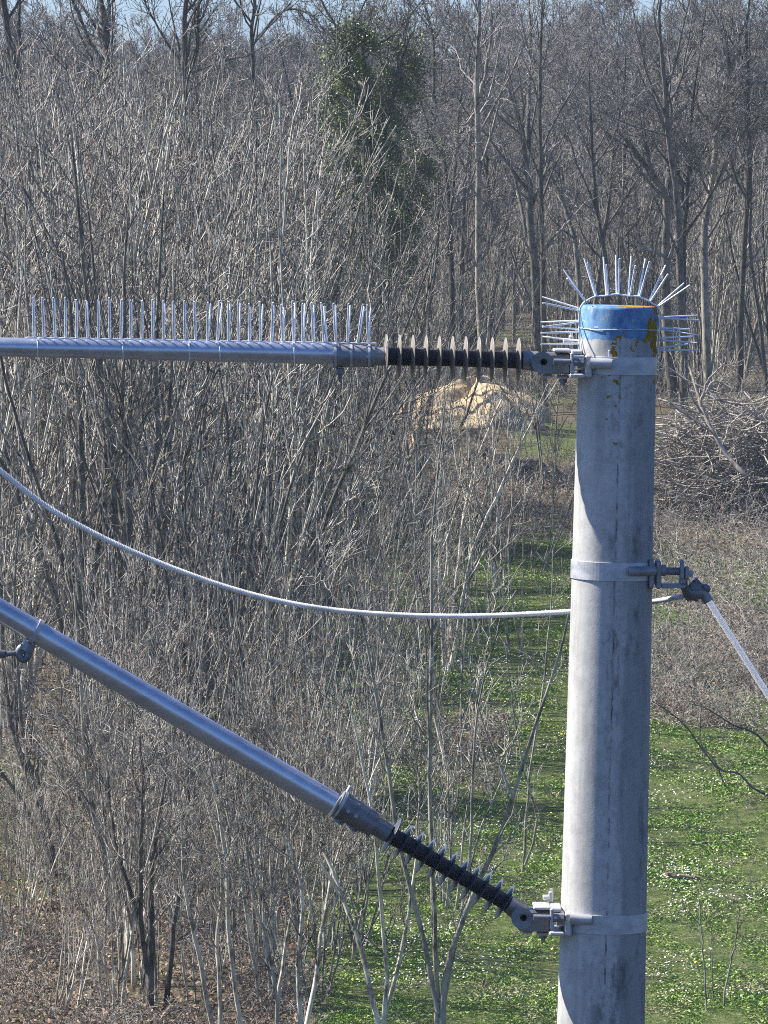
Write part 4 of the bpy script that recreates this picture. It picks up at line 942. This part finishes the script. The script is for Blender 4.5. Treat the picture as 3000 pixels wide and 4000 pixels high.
def flowers(name, label, N, m_, size, seed, clus, thr):
    g = np.random.default_rng(seed); Y = g.uniform(60, 97, N * 5); px = g.uniform(1250, 3150, N * 5); X = (px - 1500) / F * Y
    cl = .5 * np.sin(X * 2.3 + clus) + .5 * np.sin(Y * .8 + X + clus * 2) + .45 * np.sin(Y * 2.3 - X * 3)
    cl = cl * 1.3 - .25 + 1.7 * np.exp(-((px - 1950) / 260) ** 2 - ((Y - 80.5) / 4.5) ** 2)
    k = (grass_mask(X, Y) > .45) & (cl + g.normal(0, .3, len(X)) > thr); X = X[k][:N]; Y = Y[k][:N]; n = len(X)
    P = np.stack([X, Y, gz(X, Y) + g.uniform(.06, .14, n)], 1); nrm = unit(np.stack([g.normal(-.3, .35, n), g.normal(-.2, .35, n), np.ones(n)], 1))
    a = unit(np.cross(nrm, g.normal(0, 1, (n, 3)))); b_ = np.cross(nrm, a); s = (size * g.uniform(.7, 1.3, n))[:, None]
    q = np.arange(6) * np.pi / 3; V = (P[:, None] + (a[:, None] * np.cos(q)[:, None] + b_[:, None] * np.sin(q)[:, None]) * s[:, None]).reshape(-1, 3)
    o = link(name, npmesh(name, V, np.arange(n * 6).reshape(-1, 6)), None, m_); tag(o, label, 'flowers', kind='stuff'); print(name, n)
flowers('white_daisies', 'scattered white daisies in the meadow', 5200, DAISY, .0085, 71, .6, .35)
flowers('yellow_flowers', 'few yellow flowers in the meadow', 130, YELLOW, .013, 72, 2.6, .6)
# thin twiggy plants on the meadow right of the pole
for i, (px, Y, st_) in enumerate([
    (2790, 66.5, [([(2760, 3960), (2745, 3700), (2735, 3550), (2740, 3450)], 4, 1.5)]),
    (2850, 66.8, [([(2825, 3950), (2850, 3750), (2870, 3620), (2890, 3520)], 4.5, 1.5)]),
    (2780, 66.6, [([(2785, 3930), (2780, 3760), (2775, 3640)], 3, 1.2)]),
    (2920, 73, [([(3060, 3130), (2940, 3080), (2880, 3020), (2800, 3000), (2700, 2860), (2640, 2800), (2550, 2740)], 5, 2)]),
    (2900, 74, [([(3080, 3000), (2960, 2870), (2860, 2830), (2770, 2770), (2700, 2750)], 5, 1.5)]),
    (2800, 74, [([(2840, 3080), (2800, 2980), (2750, 2900), (2740, 2750)], 4, 1.5)]),
    (2050, 66, [([(2250, 3620), (2150, 3800), (2050, 3870), (1950, 3720), (1880, 3560)], 4, 1.5)])]):
    lab = ['thin upright twiggy plant low in the grass right of the pole', 'pale forked twig standing in the grass near the lower right', 'short single twig between two taller ones in the grass', 'long dark arching briar over the right meadow', 'upper dark briar reaching in over the right meadow', 'small dark forked twig standing under the stay rod', 'dark arching briar below the lower bracket'][i]
    traced('twiggy_plant', Y if i in (3, 4) else None, st_, lab, 'plant', BARK_PALE if i in (0, 1, 2) else BARK_DARK, TWIG, .002, seed=120 + i, m1=6, m2=3, l1=.2, parts=('stem', 'twigs'), limb=0, depth=.05, lmin1=.12)

# ================================================================ AIR
def haze():
    m = bpy.data.materials.new('haze_air'); m.use_nodes = True; t = m.node_tree; t.nodes.remove(t.nodes['Principled BSDF'])
    v = t.nodes.new('ShaderNodeVolumePrincipled'); v.inputs['Color'].default_value = (.78, .88, 1, 1); v.inputs['Density'].default_value = .00032; v.inputs['Anisotropy'].default_value = 0
    t.links.new(v.outputs[0], t.nodes['Material Output'].inputs['Volume'])
    x0, x1, y0, y1, z0, z1 = -460, 460, -160, 1060, -1.5, 24
    vs = [(x, y, z) for x in (x0, x1) for y in (y0, y1) for z in (z0, z1)]
    fs = [(0, 1, 3, 2), (4, 6, 7, 5), (0, 4, 5, 1), (2, 3, 7, 6), (0, 2, 6, 4), (1, 5, 7, 3)]
    me = bpy.data.meshes.new('haze'); me.from_pydata(vs, [], fs); me.update()
    o = link('haze', me, None, m); tag(o, 'thin bluish haze hanging over the wood', 'haze', kind='stuff')
haze()
